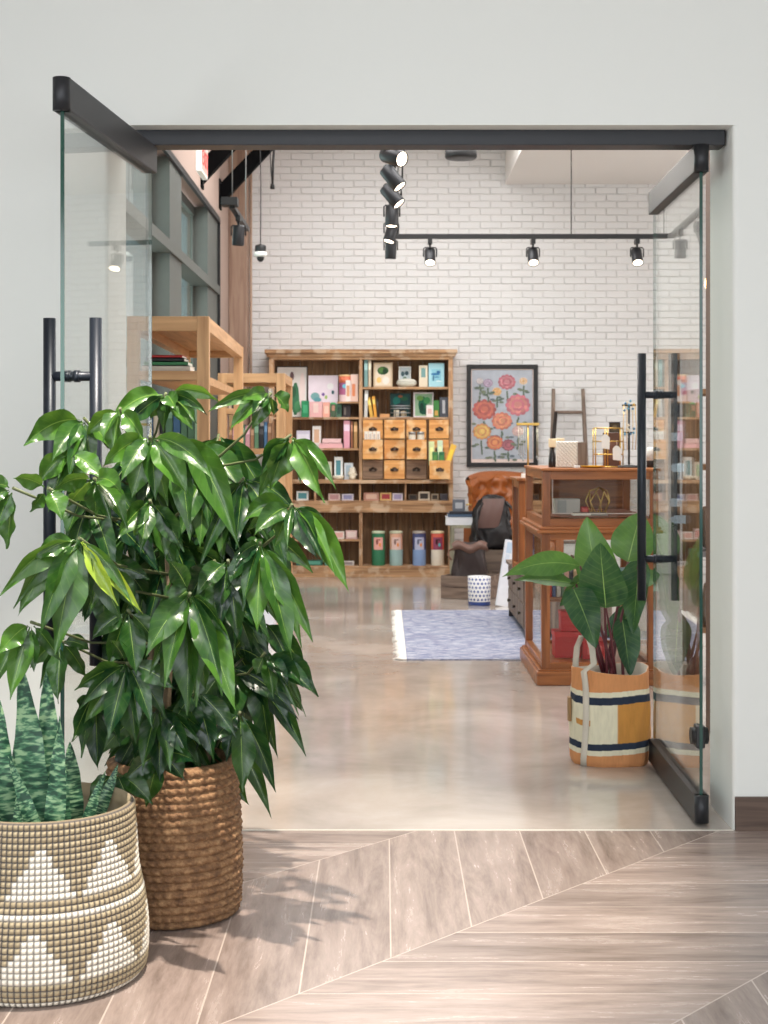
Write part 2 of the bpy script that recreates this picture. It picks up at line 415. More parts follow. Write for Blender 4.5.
# ------------------------------------------------------------------ glass doors
def glass_door(name, near, far, handle_t, stickers=False):
    """near/far: glass end points on the floor; near end is first"""
    n, f = Vector(near), Vector(far); d = (f - n); L = d.length; ang = math.atan2(d.y, d.x)
    root = struct(thing(name, None, None, (n.x, n.y, 0), ang))
    zt0, zt1 = 2.315, 2.41
    for (nm, z0, z1) in (('top_rail', zt0, zt1), ('bottom_rail', .012, .107)):
        m = MB(); m.box(-.012, L, -.026, .026, z0, z1, bev=.004)
        m.lathe([(.026, z0), (.026, z1)], None, 20, (-.008, 0))
        m.build(nm, BLACKM, root)
    m = MB(); m.box(.0, L, -.0055, .0055, .107, zt0)
    m.build('glass_panel', GLASS, root)
    m = MB(); m.box(-.003, -.0002, -.0057, .0057, .107, zt0)
    m.box(L + .0002, L + .003, -.0057, .0057, .107, zt0)
    m.build('glass_edge', GLASSE, root)
    h = MB()
    for s in (-1, 1):
        h.tube([(handle_t, s * .070, .70), (handle_t, s * .070, 1.725)], .0185, seg=16)
    for z in (.872, 1.553):
        h.tube([(handle_t, -.070, z), (handle_t, .070, z)], .0145, seg=12)
        for s in (-1, 1): h.tube([(handle_t, s * .006, z), (handle_t, s * .022, z)], .018, seg=16)
    h.build('handle', HANDLE, root)
    return root, L
d1, L1 = glass_door('door_1', (-.930, 4.30), (-.834, 5.30), .095)
d2, L2 = glass_door('door_2', (1.124, 5.27), (1.142, 6.27), .90)
st = MB()
for z, o_ in ((1.378, .0), (1.25, -.006), (1.106, .004), (1.036, -.012)): st.box(.878, .8805, -.070 - .026 + o_, -.070 + .022 + o_, z - .016, z + .018, bev=0); st.tube([(.90, -.07, z - .012), (.90, -.07, z + .012)], .0195, seg=16)
tag(st.build('sticker', plain(190, 208, 226, .5), d2), 'small pale blue stickers wrapped on the handle')
m = MB(); m.tube([(.035, -.030, .31), (.035, .030, .31)], .030, seg=20); m.box(.0, .06, -.016, .016, .27, .35, bev=.006); m.build('round_knob', BLACK, d2)  # black knob of something behind the jamb, attached to the door here

# ------------------------------------------------------------------ black steel roof braces
def brace(Y, h0, n):
    t = thing('steel_brace', 'black diagonal steel roof brace bolted to the left wall, %s' % n, 'brace', (XW, Y, h0))
    m = MB(); hh = .115
    sl = 44.0 / 40.0 * .93
    m.prism([(.012, -.10), (.012, .10), (.012 + .75, .10 + .75 * sl), (.012 + .75, -.06 + .75 * sl)], -.05, .05, STEELK)
    m.build('brace_arm', None, t)
    m = MB(); m.box(0, .014, -.07, .07, -.14, .14, STEELK); 
    for z in (-.1, .1): m.tube([(.014, -.04, z), (.024, -.04, z)], .012, BLACK, 6)
    m.build('end_plate', None, t)
brace(14.1, 3.70, 'nearer the back corner'); brace(12.7, 3.66, 'behind the hanging exit sign')

# ------------------------------------------------------------------ track lighting
def spot_head(parent_name, label, loc, aim, group, on=True, yoke=True):
    """aim: unit direction the lamp faces"""
    t = thing('track_spotlight', label, 'spotlight', loc, 0, group)
    a = MB(); a.box(-.018, .018, -.05, .05, -.045, -.002, BLACK, bev=.003); a.tube([(0, 0, -.045), (0, 0, -.075)], .009, BLACK)
    a.build('adapter', None, t)
    aim = Vector(aim).normalized(); c = Vector((0, 0, -.155))
    q = aim.to_track_quat('Z', 'Y').to_matrix().to_4x4(); q.translation = c
    b = MB(); b.lathe([(.030, -.082), (.042, -.078), (.046, -.070), (.046, .068), (.043, .072), (.040, .072), (.036, .045)], BLACKM, 24, M=q)
    b.build('lamp_body', None, t)
    y = MB(); y.tube([Vector((-.055, 0, -.155)), Vector((-.055, 0, -.085)), Vector((-.045, 0, -.075)), Vector((.045, 0, -.075)), Vector((.055, 0, -.085)), Vector((.055, 0, -.155))], .0055, BLACK, 8)
    y.build('yoke', None, t)
    l = MB(); l.lathe([(.039, .060), (.039, .064)], plain(255, 232, 205, .4, emit=(7 if on else 0.6)), 24, M=q)
    l.build('lens', None, t)
    if on:
        p = Vector(loc) + c + aim * .09
        spot('spot_lamp', p, p + aim, 24, 62, .8, .03, (1, .92, .84))
    return t
HT = EYE + 204.5 * 12.7 / F        # track height
mb = MB(); mb.box(.02, 2.42, 12.68, 12.72, HT - .02, HT + .02, BLACK, bev=.002); mb.box(.035, .075, 7.2, 12.72, HT - .02, HT + .02, BLACK, bev=.002)
for p in ((.12, 12.7), (1.6, 12.7), (.055, 7.9), (.055, 10.0)): mb.tube([(p[0], p[1], HT), (p[0], p[1], 4.7 if p[0] < 1.2 else 3.985)], .005, BLACK, 6)
tag(mb.build('lighting_track'), 'long black L shaped lighting track hanging before the brick wall', 'track')
G = 'black spotlights on the hanging tracks'
for px, lab in ((430, 'nearest the corner of the track'), (533, 'in the middle of the horizontal track'), (637, 'beside the right glass door')):
    spot_head('t', 'black track spotlight facing us, %s' % lab, ((px - 384) * 12.7 / F, 12.7, HT - .02), (0.0, -.75, -1), G)
run = [(12.25, (-.02, .1, -1), 'lowest of the column, pointing straight down', False), (11.25, (-.3, -.25, -1), 'second from bottom of the column', True),
       (10.42, (-.03, -.12, -1), 'upright in the middle of the column', True), (9.55, (.8, -.3, -1), 'tilted right, third from top of the column', True),
       (8.9, (.75, -.3, -1), 'tilted right, second from top of the column', True), (8.22, (.7, -.75, -.35), 'topmost of the column, bright lens showing', True)]
for Y, aim, lab, on in run:
    spot_head('t', 'black track spotlight %s' % lab, (.055, Y, HT - .02), aim, G, on)
# short left track
mb = MB(); h2 = 3.10; mb.box(-1.145, -1.105, 11.0, 12.2, h2 - .018, h2 + .018, BLACK, bev=.002)
mb.box(-1.20, -1.08, 10.94, 11.06, h2 + .0, h2 + .06, BLACK, bev=.003); mb.tube([(-1.125, 11.02, h2 + .05), (-1.125, 11.02, 4.7)], .004, STEEL, 6)
mb.tube([(-1.125, 12.1, h2), (-1.125, 12.1, 4.7)], .004, STEEL, 6)
tag(mb.build('lighting_track'), 'short black lighting track with feed box beside the left windows', 'track')
spot_head('t', 'black track spotlight on the short track by the left windows', (-1.112, 11.35, h2 - .018), (-.05, .05, -1), G)
# pendant fixture on cord
t = thing('pendant_fixture', 'small black and white dome fixture hanging on a black cord', 'ceiling fixture', P(260.5, 262, 13.4))
m = MB(); m.lathe([(.004, .165), (.012, .16), (.045, .150), (.05, .142), (.05, .095), (.048, .09)], BLACK, 24); m.build('cap', None, t)
m = MB(); m.lathe([(.05, .09), (.058, .082), (.058, .055), (.046, .046)], WHITE, 24); m.build('ring', None, t)
m = MB(); m.lathe([(.002, .0), (.016, .004), (.028, .016), (.033, .034), (.033, .046)], BLACK, 24); m.build('dome', None, t)
m = MB(); m.tube([(0, 0, .165), (.004, 0, .7), (-.012, 0, 1.4), (0, 0, 4.7 - P(260, 262, 13.4).z)], .005, BLACK, 6); m.build('cord', None, t)
# black cable strap
m = MB(); b0 = P(272.5, 189, 14.0)
m.tube([(0, 0, 0), (.005, 0, .25), (.025, 0, .5), (.03, 0, 4.7 - b0.z)], .012, BLACK, 6); m.tube([(0, -.02, .0), (-.02, -.02, .3), (.0, -.02, .7), (0, -.02, 4.7 - b0.z)], .005, BLACK, 6)
m.lathe([(.02, 0), (.022, .02), (.012, .05)], BLACK, 10)
tag(m.build('hanging_cable', loc=b0), 'black cable bundle hanging beside the diagonal brace', 'cable')
# black drum
t = thing('ceiling_speaker', 'round black pendant speaker disc high before the brick wall', 'speaker', P(461, 158.5, 13))
m = MB(); m.lathe([(.05, 0), (.13, .0), (.14, .012), (.14, .075), (.12, .085), (.02, .09)], BLACK, 32); m.build('housing', None, t)
m = MB(); m.tube([(0, 0, .08), (0, 0, 4.7 - P(461, 158.5, 13).z)], .008, BLACK, 8); m.build('rod', None, t)
# exit sign
def text_mesh(s, size, mat, name, parent, loc, rot, depth=.002):
    cu = bpy.data.curves.new('txt', 'FONT'); cu.body = s; cu.size = size; cu.extrude = depth; cu.align_x = 'CENTER'; cu.align_y = 'CENTER'
    o = bpy.data.objects.new('txt', cu); COL.objects.link(o)
    bpy.context.view_layer.update()
    me = bpy.data.meshes.new_from_object(o); bpy.data.objects.remove(o)
    me.materials.clear(); me.materials.append(mat)
    r = bpy.data.objects.new(name, me); COL.objects.link(r); r.parent = parent; r.location = loc; r.rotation_euler = rot
    return r
t = thing('exit_sign', 'white exit sign with red letters hanging near the left windows', 'sign', (-1.21, 9.75, 3.125))
m = MB(); m.box(-.018, .018, -.05, .30, 0, .2, WHITE, bev=.004); m.build('housing', None, t)
m = MB(); m.box(.0185, .0200, -.025, .275, .02, .18, plain(236, 150, 140, .5, emit=.35)); m.build('sign_face', None, t)
text_mesh('EXIT', .15, plain(214, 44, 38, .5, emit=.8), 'lettering', t, (.0215, .125, .098), (R(90), 0, R(90)), .0012)
m = MB(); m.tube([(0, .125, .2), (0, .125, 4.7 - 3.125)], .008, WHITE, 8); m.build('stem', None, t)
# glowing bulb pendant right
t = thing('pendant_bulb', 'glowing filament bulb hanging beyond the right glass door', 'lamp', P(710.5, 292, 9))
m = MB(); m.lathe([(.004, -.0), (.022, .01), (.036, .04), (.032, .075), (.018, .105), (.015, .12)], plain(255, 196, 120, .3, emit=9), 20); m.build('bulb', None, t)
m = MB(); m.lathe([(.018, .12), (.02, .17), (.008, .18)], BLACK, 16); m.tube([(0, 0, .18), (0, 0, 4.7 - P(710, 292, 9).z)], .004, BLACK, 6); m.build('cord', None, t)
# ================================================================== FURNITURE
# ------------------------------------------------------------------ hutch against the brick wall
YH = 14.87; K = YH / F
def hx(px): return (px - 384) * K
def hz(py): return EYE - (py - 441) * K
hx0, hx1 = hx(269), hx(453); HY0, HY1 = YH, 15.175
hut = thing('hutch', 'large weathered wooden hutch with shelves and small drawers against the brick wall', 'hutch', (0, 0, 0))
def part(nm, boxes, mat, parent=None, bev=.003):
    m = MB()
    for b in boxes: m.box(*b, mat, bev=bev)
    return m.build(nm, None, parent or hut)
part('side_panel', [(hx0, hx0 + .045, HY0, HY1, 0, hz(358))], W_HUTCHV)
part('side_panel', [(hx1 - .045, hx1, HY0, HY1, 0, hz(358))], W_HUTCHV)
part('divider', [(hx(359), hx(362.4), HY0 + .008, HY1 - .02, hz(482), hz(358)), (hx(359), hx(362.4), HY0 + .008, HY1 - .02, hz(566), hz(512))], W_HUTCHV)
m = MB()
for i in range(14):
    a = hx0 + .045 + i * (hx1 - hx0 - .09) / 14; m.box(a + .001, a + (hx1 - hx0 - .09) / 14 - .001, HY1 - .018 + random.uniform(-.002, .002), HY1, .05, hz(358), W_HBACK)
m.build('back_panel', None, hut)
m = MB()
for (z0, z1, o) in ((hz(359.5), hz(356.5), .0), (hz(356.5), hz(353.5), .022), (hz(353.5), hz(349.5), .042)):
    m.box(hx0 - o, hx1 + o, HY0 - o, HY1, z0, z1, W_HUTCH, bev=.004)
m.build('cornice', None, hut)
xl, xm0, xm1, xr = hx0 + .045, hx(359), hx(362.4), hx1 - .045
for (a, b, zt, th) in ((xm1, xr, 386.8, .024), (xl, xr, 417.2, .022), (xl, xm0, 448.2, .022), (hx(337), xm0, 401.5, .018), (xl, xm0, 539.5, .02)):
    part('shelf', [(a, b, HY0 + .012, HY1 - .02, hz(zt) - th, hz(zt))], W_HUTCH)
part('counter', [(hx0 - .0, hx1 + .0, HY0 - .02, HY1 - .01, hz(483.5), hz(479.8))], W_HUTCH)
part('shelf', [(xl, xr, HY0 + .02, HY1 - .02, hz(503), hz(500.8))], W_HUTCH)
part('divider', [(a, a + .02, HY0 + .02, HY1 - .02, hz(501), hz(484)) for a in (hx(314), hx(359), hx(404.5))], W_HUTCHV)
part('apron', [(hx0, hx1, HY0 - .012, HY0 + .02, hz(512.5), hz(501))], W_HUTCH)
part('bottom_shelf', [(xl, xr, HY0 + .01, HY1 - .02, hz(568), hz(566.2))], W_HUTCH)
part('plinth', [(hx0, hx1, HY0 - .012, HY0 + .02, 0, hz(567)), (hx0, hx0 + .045, HY0, HY1, 0, .1), (hx1 - .045, hx1, HY0, HY1, 0, .1)], W_HUTCH)
part('knob_post', [(hx(361) - .012, hx(361) + .012, HY0 - .006, HY0 + .01, hz(539), hz(514))], W_HUTCHV)
# small drawers
cols = [(362.6, 383.2), (383.9, 405.0), (406.3, 426.6), (428.8, 450.0)]
rows = [(419.5, 438.8), (439.2, 459.4), (460.0, 479.2)]
part('drawer_case', [(hx(383.2), hx(383.9), HY0 + .03, HY1 - .02, hz(479.8), hz(418.5)), (hx(405.2), hx(406.1), HY0 + .03, HY1 - .02, hz(479.8), hz(418.5)), (hx(426.8), hx(428.6), HY0 + .03, HY1 - .02, hz(479.8), hz(418.5)), (xm1, xr, HY0 + .03, HY1 - .02, hz(439.2), hz(438.8)), (xm1, xr, HY0 + .03, HY1 - .02, hz(459.9), hz(459.4))], W_HBACK, bev=0)
pull = {(1, 0): .12, (1, 2): .11, (2, 3): .13, (2, 1): .02, (0, 1): .03}
DR = {}
for r_, (za, zb) in enumerate(rows):
    for c_, (xa, xb) in enumerate(cols):
        q = pull.get((r_, c_), 0.0)
        x0, x1, z0, z1 = hx(xa) + .003, hx(xb) - .003, hz(zb) + .003, hz(za) - .003
        grey = (r_, c_) in ((2, 0), (2, 2))
        mt = W_DRAWG if grey else W_DRAW
        m = MB(); y = HY0 - q
        m.box(x0, x1, y, y + .016, z0, z1, mt, bev=.002)
        zt = z1 - (.035 if q > .05 else .004)
        m.box(x0 + .006, x0 + .014, y + .016, y + .22, z0 + .004, zt, mt); m.box(x1 - .014, x1 - .006, y + .016, y + .22, z0 + .004, zt, mt)
        m.box(x0 + .006, x1 - .006, y + .016, y + .22, z0 + .004, z0 + .012, mt)
        d = m.build('drawer', None, hut); DR[(r_, c_)] = (x0, x1, y, z0, z1)
        if grey: d['label'] = 'greyer weathered drawer'
        # cup pull : half dome with flange
        k = MB(); cx, cz = (x0 + x1) / 2, (z0 + z1) / 2 + .0
        def fn(i, j):
            a = math.pi * i / 10; b_ = math.pi / 2 * j / 5
            rr = math.sin(b_); 
            return Vector((cx + .034 * math.cos(a) * math.sin(b_ + .0), y - .030 * math.cos(b_) - .001, cz - .012 + .036 * math.sin(a) * math.sin(b_)))
        k.grid(fn, 11, 6, BRONZE)
        k.box(cx - .038, cx + .038, y - .003, y, cz - .016, cz - .010, BRONZE)
        k.box(cx - .040, cx + .040, y - .002, y, cz - .012, cz + .012, BRONZE)
        kk = k.build('cup_pull', None, d)

# ------------------------------------------------------------------ small goods
PALS = {}
def book(x0, x1, y0, y1, z0, z1, col, label, group=None, lean=0, flat=False, name='book', spine='y'):
    """standing book with its spine towards us, or lying flat"""
    m = MB(); cm = plain(*col, .55); w, d, h = x1 - x0, y1 - y0, z1 - z0; t = min(.0025, w * .2, h * .2)
    if flat:
        m.box(-w / 2, w / 2, 0, d, 0, t, cm); m.box(-w / 2, w / 2, 0, d, h - t, h, cm); m.box(-w / 2, w / 2, 0, .003, 0, h, cm)
        m.box(-w / 2 + .003, w / 2 - .003, .004, d - .003, t, h - t, PAPER)
    else:
        m.box(-w / 2, -w / 2 + t, 0, d, 0, h, cm); m.box(w / 2 - t, w / 2, 0, d, 0, h, cm); m.box(-w / 2, w / 2, 0, .003, 0, h, cm, bev=.0008)
        m.box(-w / 2 + t, w / 2 - t, .003, d - .004, .003, h - .004, PAPER)
        l = tuple(min(255, v + 50) for v in col); m.box(-w / 2 + t, w / 2 - t, -.0006, 0, h * .62, h * .86, plain(*l, .6))
    return tag(m.build(name, None, None, ((x0 + x1) / 2, y0, z0), (0, lean, 0)), label, 'book', group)
def picture(x0, x1, y, z0, z1, frame_col, bgc, blobs, label, cat='picture', fw=.016, tilt=.08, name='framed_picture', group=None, wide=.02):
    """leaning framed print; blobs = (u, v, ru, rv, colour) in 0..1"""
    w, h = x1 - x0, z1 - z0
    t = thing(name, label, cat, ((x0 + x1) / 2, y, z0), 0, group); t.rotation_euler = (-tilt, 0, 0)
    fm = plain(*frame_col, .5); m = MB()
    for b in ((-w / 2, -w / 2 + fw, 0, h), (w / 2 - fw, w / 2, 0, h), (-w / 2 + fw, w / 2 - fw, 0, fw), (-w / 2 + fw, w / 2 - fw, h - fw, h)): m.box(b[0], b[1], 0, wide, b[2], b[3], fm, bev=.0015)
    m.build('frame', None, t)
    m = MB(); m.box(-w / 2 + fw, w / 2 - fw, .008, wide - .002, fw, h - fw, plain(*bgc, .7))
    for k, (u, v, ru, rv, c) in enumerate(blobs):
        m.disc(-w / 2 + fw + u * (w - 2 * fw), fw + v * (h - 2 * fw), ru * (w - 2 * fw), rv * (h - 2 * fw), .008 - .0004 * (k + 1) , plain(*c, .7), 10, .0004)
    m.build('print', None, t); return t
def carton(x0, x1, y0, d, z0, z1, col, lab, label, name='gift_box', cat='box', patch=(.2, .8, .25, .75), rz=0, group=None, lid=True):
    w, h = x1 - x0, z1 - z0
    t = thing(name, label, cat, ((x0 + x1) / 2, y0, z0), rz, group)
    m = MB(); m.box(-w / 2, w / 2, 0, d, 0, h, plain(*col, .6), bev=.002)
    m.build('body', None, t)
    m = MB(); m.box(-w / 2 + patch[0] * w, -w / 2 + patch[1] * w, -.0015, 0.0, patch[2] * h, patch[3] * h, plain(*lab, .6)); m.build('label_panel', None, t)
    return t
yf = HY0 + .05
S1, S2, SC_ = hz(386.8), hz(417.2), hz(479.8)
GB = 'cards and boxed goods on the hutch shelves'
# right column, top shelf
book(hx(364.0), hx(367.8), yf, yf + .18, S1, hz(359.5), (122, 160, 158), 'tall sage green book standing at the left end of the top right hutch shelf')
book(hx(368.3), hx(371.2), yf, yf + .17, S1, hz(358.9), (214, 196, 170), 'tall cream book beside the sage green book on the top hutch shelf')
picture(hx(373.4), hx(392.5), yf + .03, S1, hz(362), (206, 182, 150), (228, 212, 190), [(.5, .70, .36, .2, (52, 92, 48)), (.38, .74, .16, .14, (88, 130, 66)), (.62, .66, .14, .12, (24, 58, 34)), (.25, .26, .16, .14, (234, 196, 120)), (.68, .24, .22, .2, (244, 226, 214))], 'framed green garden print in pale wood on the top hutch shelf')
picture(hx(398.8), hx(411.2), yf + .08, S1, hz(365.6), (236, 234, 228), (196, 208, 212), [(.3, .66, .18, .14, (70, 98, 104)), (.68, .7, .2, .12, (58, 84, 92)), (.5, .4, .2, .12, (110, 140, 120))], 'small white framed picture behind the pale oval dish on the top hutch shelf', fw=.01)
t = thing('lidded_dish', 'pale grey oval lidded dish on the top hutch shelf', 'dish', (hx(406.7), yf + .03, S1))
m = MB(); m.lathe([(.05, 0), (.085, .012), (.102, .035), (.100, .048)], plain(206, 204, 190, .4), 28, M=Matrix.Diagonal((1, .55, 1, 1))); m.build('bowl', None, t)
m = MB(); m.lathe([(.102, .049), (.098, .062), (.075, .078), (.02, .086)], plain(212, 210, 198, .4), 28, M=Matrix.Diagonal((1, .55, 1, 1))); m.build('lid', None, t)
carton(hx(419.2), hx(427.8), yf + .02, .05, S1, hz(365), (228, 214, 190), (120, 160, 158), 'cream boxed candle with a blue window standing on the top hutch shelf', patch=(.25, .75, .45, .88))
t = carton(hx(428.8), hx(444.5), yf + .02, .06, S1, hz(362.8), (168, 216, 228), (140, 198, 214), 'light blue boxed book with a bird drawing at the right of the top hutch shelf', name='boxed_book')
m = MB()
for (u, v, r1, r2, c) in ((-.01, .13, .045, .012, (50, 120, 170)), (.02, .15, .02, .014, (40, 100, 150)), (.0, .10, .03, .006, (60, 130, 170)), (-.03, .09, .008, .03, (70, 120, 150)), (.025, .06, .03, .004, (240, 250, 250))): m.disc(u, v, r1, r2, -.002, plain(*c, .6))
m.build('drawing', None, t)
# right column, second shelf
book(hx(363.8), hx(367.4), yf, yf + .2, S2, hz(390), (206, 204, 200), 'tall light grey book leaning at the left of the second right hutch shelf', lean=.03)
book(hx(370.0), hx(373.4), yf, yf + .16, S2, hz(397), (226, 176, 78), 'yellow leaning notebook on the second right hutch shelf', lean=-.16)
book(hx(373.9), hx(377.0), yf, yf + .16, S2, hz(396), (236, 164, 60), 'orange leaning notebook on the second right hutch shelf', lean=-.1)
book(hx(377.4), hx(378.8), yf, yf + .16, S2, hz(399), (60, 52, 48), 'thin dark notebook on the second right hutch shelf', lean=-.05)
book(hx(380), hx(389.5), yf, yf + .14, S2, hz(413.6), (214, 158, 104), 'tan book lying flat on the second right hutch shelf', flat=True)
picture(hx(390), hx(411), yf + .1, S2, hz(392.6), (28, 56, 52), (24, 70, 68), [(.3, .7, .2, .2, (20, 110, 100)), (.7, .8, .2, .1, (30, 90, 60)), (.5, .9, .12, .06, (150, 90, 60)), (.5, .4, .3, .2, (16, 44, 52))], 'dark teal boxed print behind the lantern on the second hutch shelf', fw=.01, tilt=.04)
t = thing('wire_basket', 'dark oval wire basket holding tins on the second hutch shelf', 'basket', (hx(400.5), yf + .03, S2))
m = MB()
for zz in (.004, .045, .09, .115): m.tube([(.098 * math.cos(a / 16 * 2 * math.pi), .045 * math.sin(a / 16 * 2 * math.pi), zz) for a in range(17)], .0055, STEEL, 6)
for a in range(12): m.tube([(.098 * math.cos(a / 12 * 2 * math.pi), .045 * math.sin(a / 12 * 2 * math.pi), z_) for z_ in (.004, .115)], .003, BLACK, 5)
m.build('wire_frame', None, t)
m = MB(); m.lathe([(.02, .005), (.028, .01), (.028, .07), (.02, .075)], CREAM, 16, c=(-.04, 0)); m.lathe([(.02, .005), (.03, .01), (.03, .06), (.02, .065)], plain(196, 178, 150), 16, c=(.03, 0)); m.build('tin', None, t)
picture(hx(413.7), hx(434.2), yf + .09, S2, hz(391.6), (224, 214, 216), (150, 184, 150), [(.45, .5, .26, .4, (24, 104, 72)), (.7, .7, .2, .16, (72, 150, 90)), (.3, .8, .2, .12, (110, 160, 80)), (.55, .2, .3, .14, (16, 80, 60)), (.4, .4, .12, .2, (12, 60, 48))], 'white framed print of green leaves on the second hutch shelf')
carton(hx(426.5), hx(433.5), yf + .02, .02, S2, hz(405), (238, 228, 226), (228, 190, 186), 'white greeting card before the green leaf print', name='greeting_card', cat='card', patch=(.2, .8, .3, .7))
carton(hx(433.8), hx(439.5), yf + .06, .03, S2, hz(400), (70, 140, 70), (214, 170, 90), 'green seed packet leaning on the second hutch shelf', name='seed_packet', cat='packet', patch=(.2, .8, .1, .4))
carton(hx(440), hx(449), yf + .03, .05, S2, hz(397), (78, 82, 92), (190, 192, 196), 'dark grey boxed print with a pale drawing at the right of the second hutch shelf', patch=(.3, .6, .2, .85))
# drawers: goods sitting in the three pulled-out ones
x0, x1, y, z0, z1 = DR[(1, 0)]
for i in range(4): carton(x0 + .016 + i * .040, x0 + .052 + i * .040, y + .03, .03, z1 - .055, z1 + .082, (240, 232, 220), (200, 186, 178), 'white soap bar box in the pulled-out left drawer, %s from the left' % ('first', 'second', 'third', 'fourth')[i], name='soap_box', patch=(.3, .7, .15, .8), group='four white boxes in the left drawer')
x0, x1, y, z0, z1 = DR[(1, 2)]
for i, lab in enumerate(('left', 'right')):
    t = thing('candle_tin', 'silver lidded candle tin in the drawer, %s one of the two' % lab, 'tin', (x0 + .055 + i * .085, y + .07, z1 - .06))
    m = MB(); m.lathe([(.035, 0), (.036, .004), (.036, .105), (.034, .11)], plain(224, 214, 196, .5), 20); m.build('body', None, t)
    m = MB(); m.lathe([(.038, .11), (.038, .135), (.034, .138)], STEEL, 20); m.build('lid', None, t)
x0, x1, y, z0, z1 = DR[(2, 3)]
for i, (cc, lb, hh, dx) in enumerate((((214, 224, 168), 'pale green', .19, .015), ((64, 120, 70), 'dark green left', .085, .05), ((40, 110, 74), 'dark green right', .085, .115), ((206, 226, 196), 'mint striped', .20, .10), ((238, 188, 76), 'yellow leaning', .17, .165))):
    c = carton(x0 + dx - .02, x0 + dx + .035, y + .03 + .014 * (i % 2) + (.03 if hh > .1 else 0), .010, z1 - .05, z1 + hh, cc, (min(255, cc[0] + 30), min(255, cc[1] + 26), cc[2]), '%s seed packet in the pulled-out bottom right drawer' % lb, name='seed_packet', cat='packet')
    if i == 4: c.rotation_euler.y = .35
# left column
L1_, L2_, L3_ = hz(417.2), hz(448.2), SC_
picture(hx(275), hx(306.5), yf + .1, L1_, hz(365), (60, 52, 50), (232, 228, 224), [(.5, .82, .07, .09, (110, 84, 88)), (.62, .36, .13, .34, (58, 120, 84)), (.55, .5, .1, .12, (40, 90, 60)), (.7, .2, .12, .12, (80, 150, 100)), (.85, .5, .1, .4, (240, 222, 218))], 'large dark framed white print with a green plant at the left of the hutch', tilt=.1, fw=.008)
picture(hx(307.5), hx(337.5), yf + .1, L1_, hz(374.5), (234, 226, 234), (236, 224, 234), [(.22, .5, .16, .1, (120, 170, 170)), (.3, .42, .14, .06, (98, 160, 168)), (.5, .55, .06, .04, (120, 90, 160)), (.6, .48, .05, .05, (170, 200, 120)), (.75, .75, .12, .08, (240, 240, 240)), (.84, .6, .05, .05, (40, 90, 100)), (.85, .22, .18, .14, (90, 190, 120)), (.3, .12, .26, .12, (244, 190, 190))], 'lilac boxed print with small landscape drawing on the upper left hutch shelf', tilt=.06, fw=.006)
t = thing('paper_tube', 'tall patterned red and purple paper tube on the small upper shelf', 'canister', (hx(345), yf + .07, hz(401.5)))
m = MB(); m.lathe([(.064, 0), (.064, .07)], plain(240, 214, 214, .5), 28, cap=False); m.lathe([(.0645, .07), (.0645, .13)], plain(192, 110, 150, .5), 28, cap=False); m.lathe([(.0645, .13), (.0645, .19)], plain(168, 96, 140, .5), 28, cap=False); m.lathe([(.0645, .19), (.0645, .255)], plain(236, 130, 96, .5), 28); m.disc(-.0, .155, .03, .022, -.066, plain(110, 190, 214, .5)); m.build('tube', None, t)
m = MB(); m.lathe([(.066, .255), (.066, .268), (.05, .272)], plain(248, 206, 150, .5), 28); m.build('lid', None, t)
carton(hx(350.5), hx(358), yf + .03, .05, hz(401.5), hz(374), (246, 214, 200), (226, 140, 96), 'peach boxed candle beside the patterned tube', patch=(.2, .6, .2, .65))
carton(hx(345.5), hx(350.4), yf + .0, .015, hz(401.5), hz(380), (242, 232, 226), (222, 160, 120), 'small pale card before the patterned tube', name='greeting_card', cat='card')
carton(hx(309), hx(322), yf + .02, .07, L1_, hz(401.5), (238, 186, 186), (246, 214, 206), 'pink gift box with pale label on the upper left shelf', patch=(.3, .7, .3, .9))
carton(hx(322.5), hx(329.5), yf + .03, .06, L1_, hz(402), (240, 176, 158), (248, 208, 190), 'salmon gift box beside the pink gift box')
carton(hx(301), hx(308.5), yf + .01, .06, L1_, hz(400.5), (34, 138, 88), (70, 170, 120), 'bright green gift bag box on the upper left shelf')
carton(hx(330.5), hx(335.5), yf + .02, .05, L1_, hz(404), (74, 96, 72), (190, 140, 120), 'dark green small box under the half shelf', patch=(.2, .8, .5, .9))
carton(hx(336), hx(341.5), yf + .05, .05, L1_, hz(403.5), (90, 132, 110), (60, 92, 80), 'mossy green box under the half shelf')
carton(hx(342.5), hx(350.5), yf + .03, .05, L1_, hz(404.5), (52, 44, 48), (120, 110, 104), 'black framed card under the half shelf', patch=(.15, .4, .2, .8))
carton(hx(296), hx(309.5), yf + .04, .06, L2_, hz(430.5), (214, 208, 224), (232, 228, 240), 'pale lilac box on the middle left shelf', patch=(.1, .9, .1, .8))
carton(hx(312), hx(320.5), yf + .03, .05, L2_, hz(426), (238, 232, 228), (222, 180, 150), 'white boxed candle with a peach window on the middle left shelf', patch=(.2, .8, .25, .85))
book(hx(319), hx(342.5), yf, yf + .2, L2_, L2_ + .05, (242, 186, 190), 'pink book lying flat, bottom of the pink pile', flat=True)
book(hx(322), hx(341), yf + .01, yf + .19, L2_ + .051, L2_ + .098, (246, 204, 204), 'lighter pink book lying flat on top of the pink pile', flat=True)
for i, (a, b, c, lb) in enumerate(((343.5, 349.8, (238, 170, 188), 'tall rose pink'), (350.8, 352.6, (182, 116, 84), 'thin brown'), (353.6, 357.4, (196, 150, 96), 'tan'))):
    book(hx(a), hx(b), yf, yf + .19, L2_, hz(420.5 + i * .6), c, '%s book standing at the right of the middle left shelf' % lb)
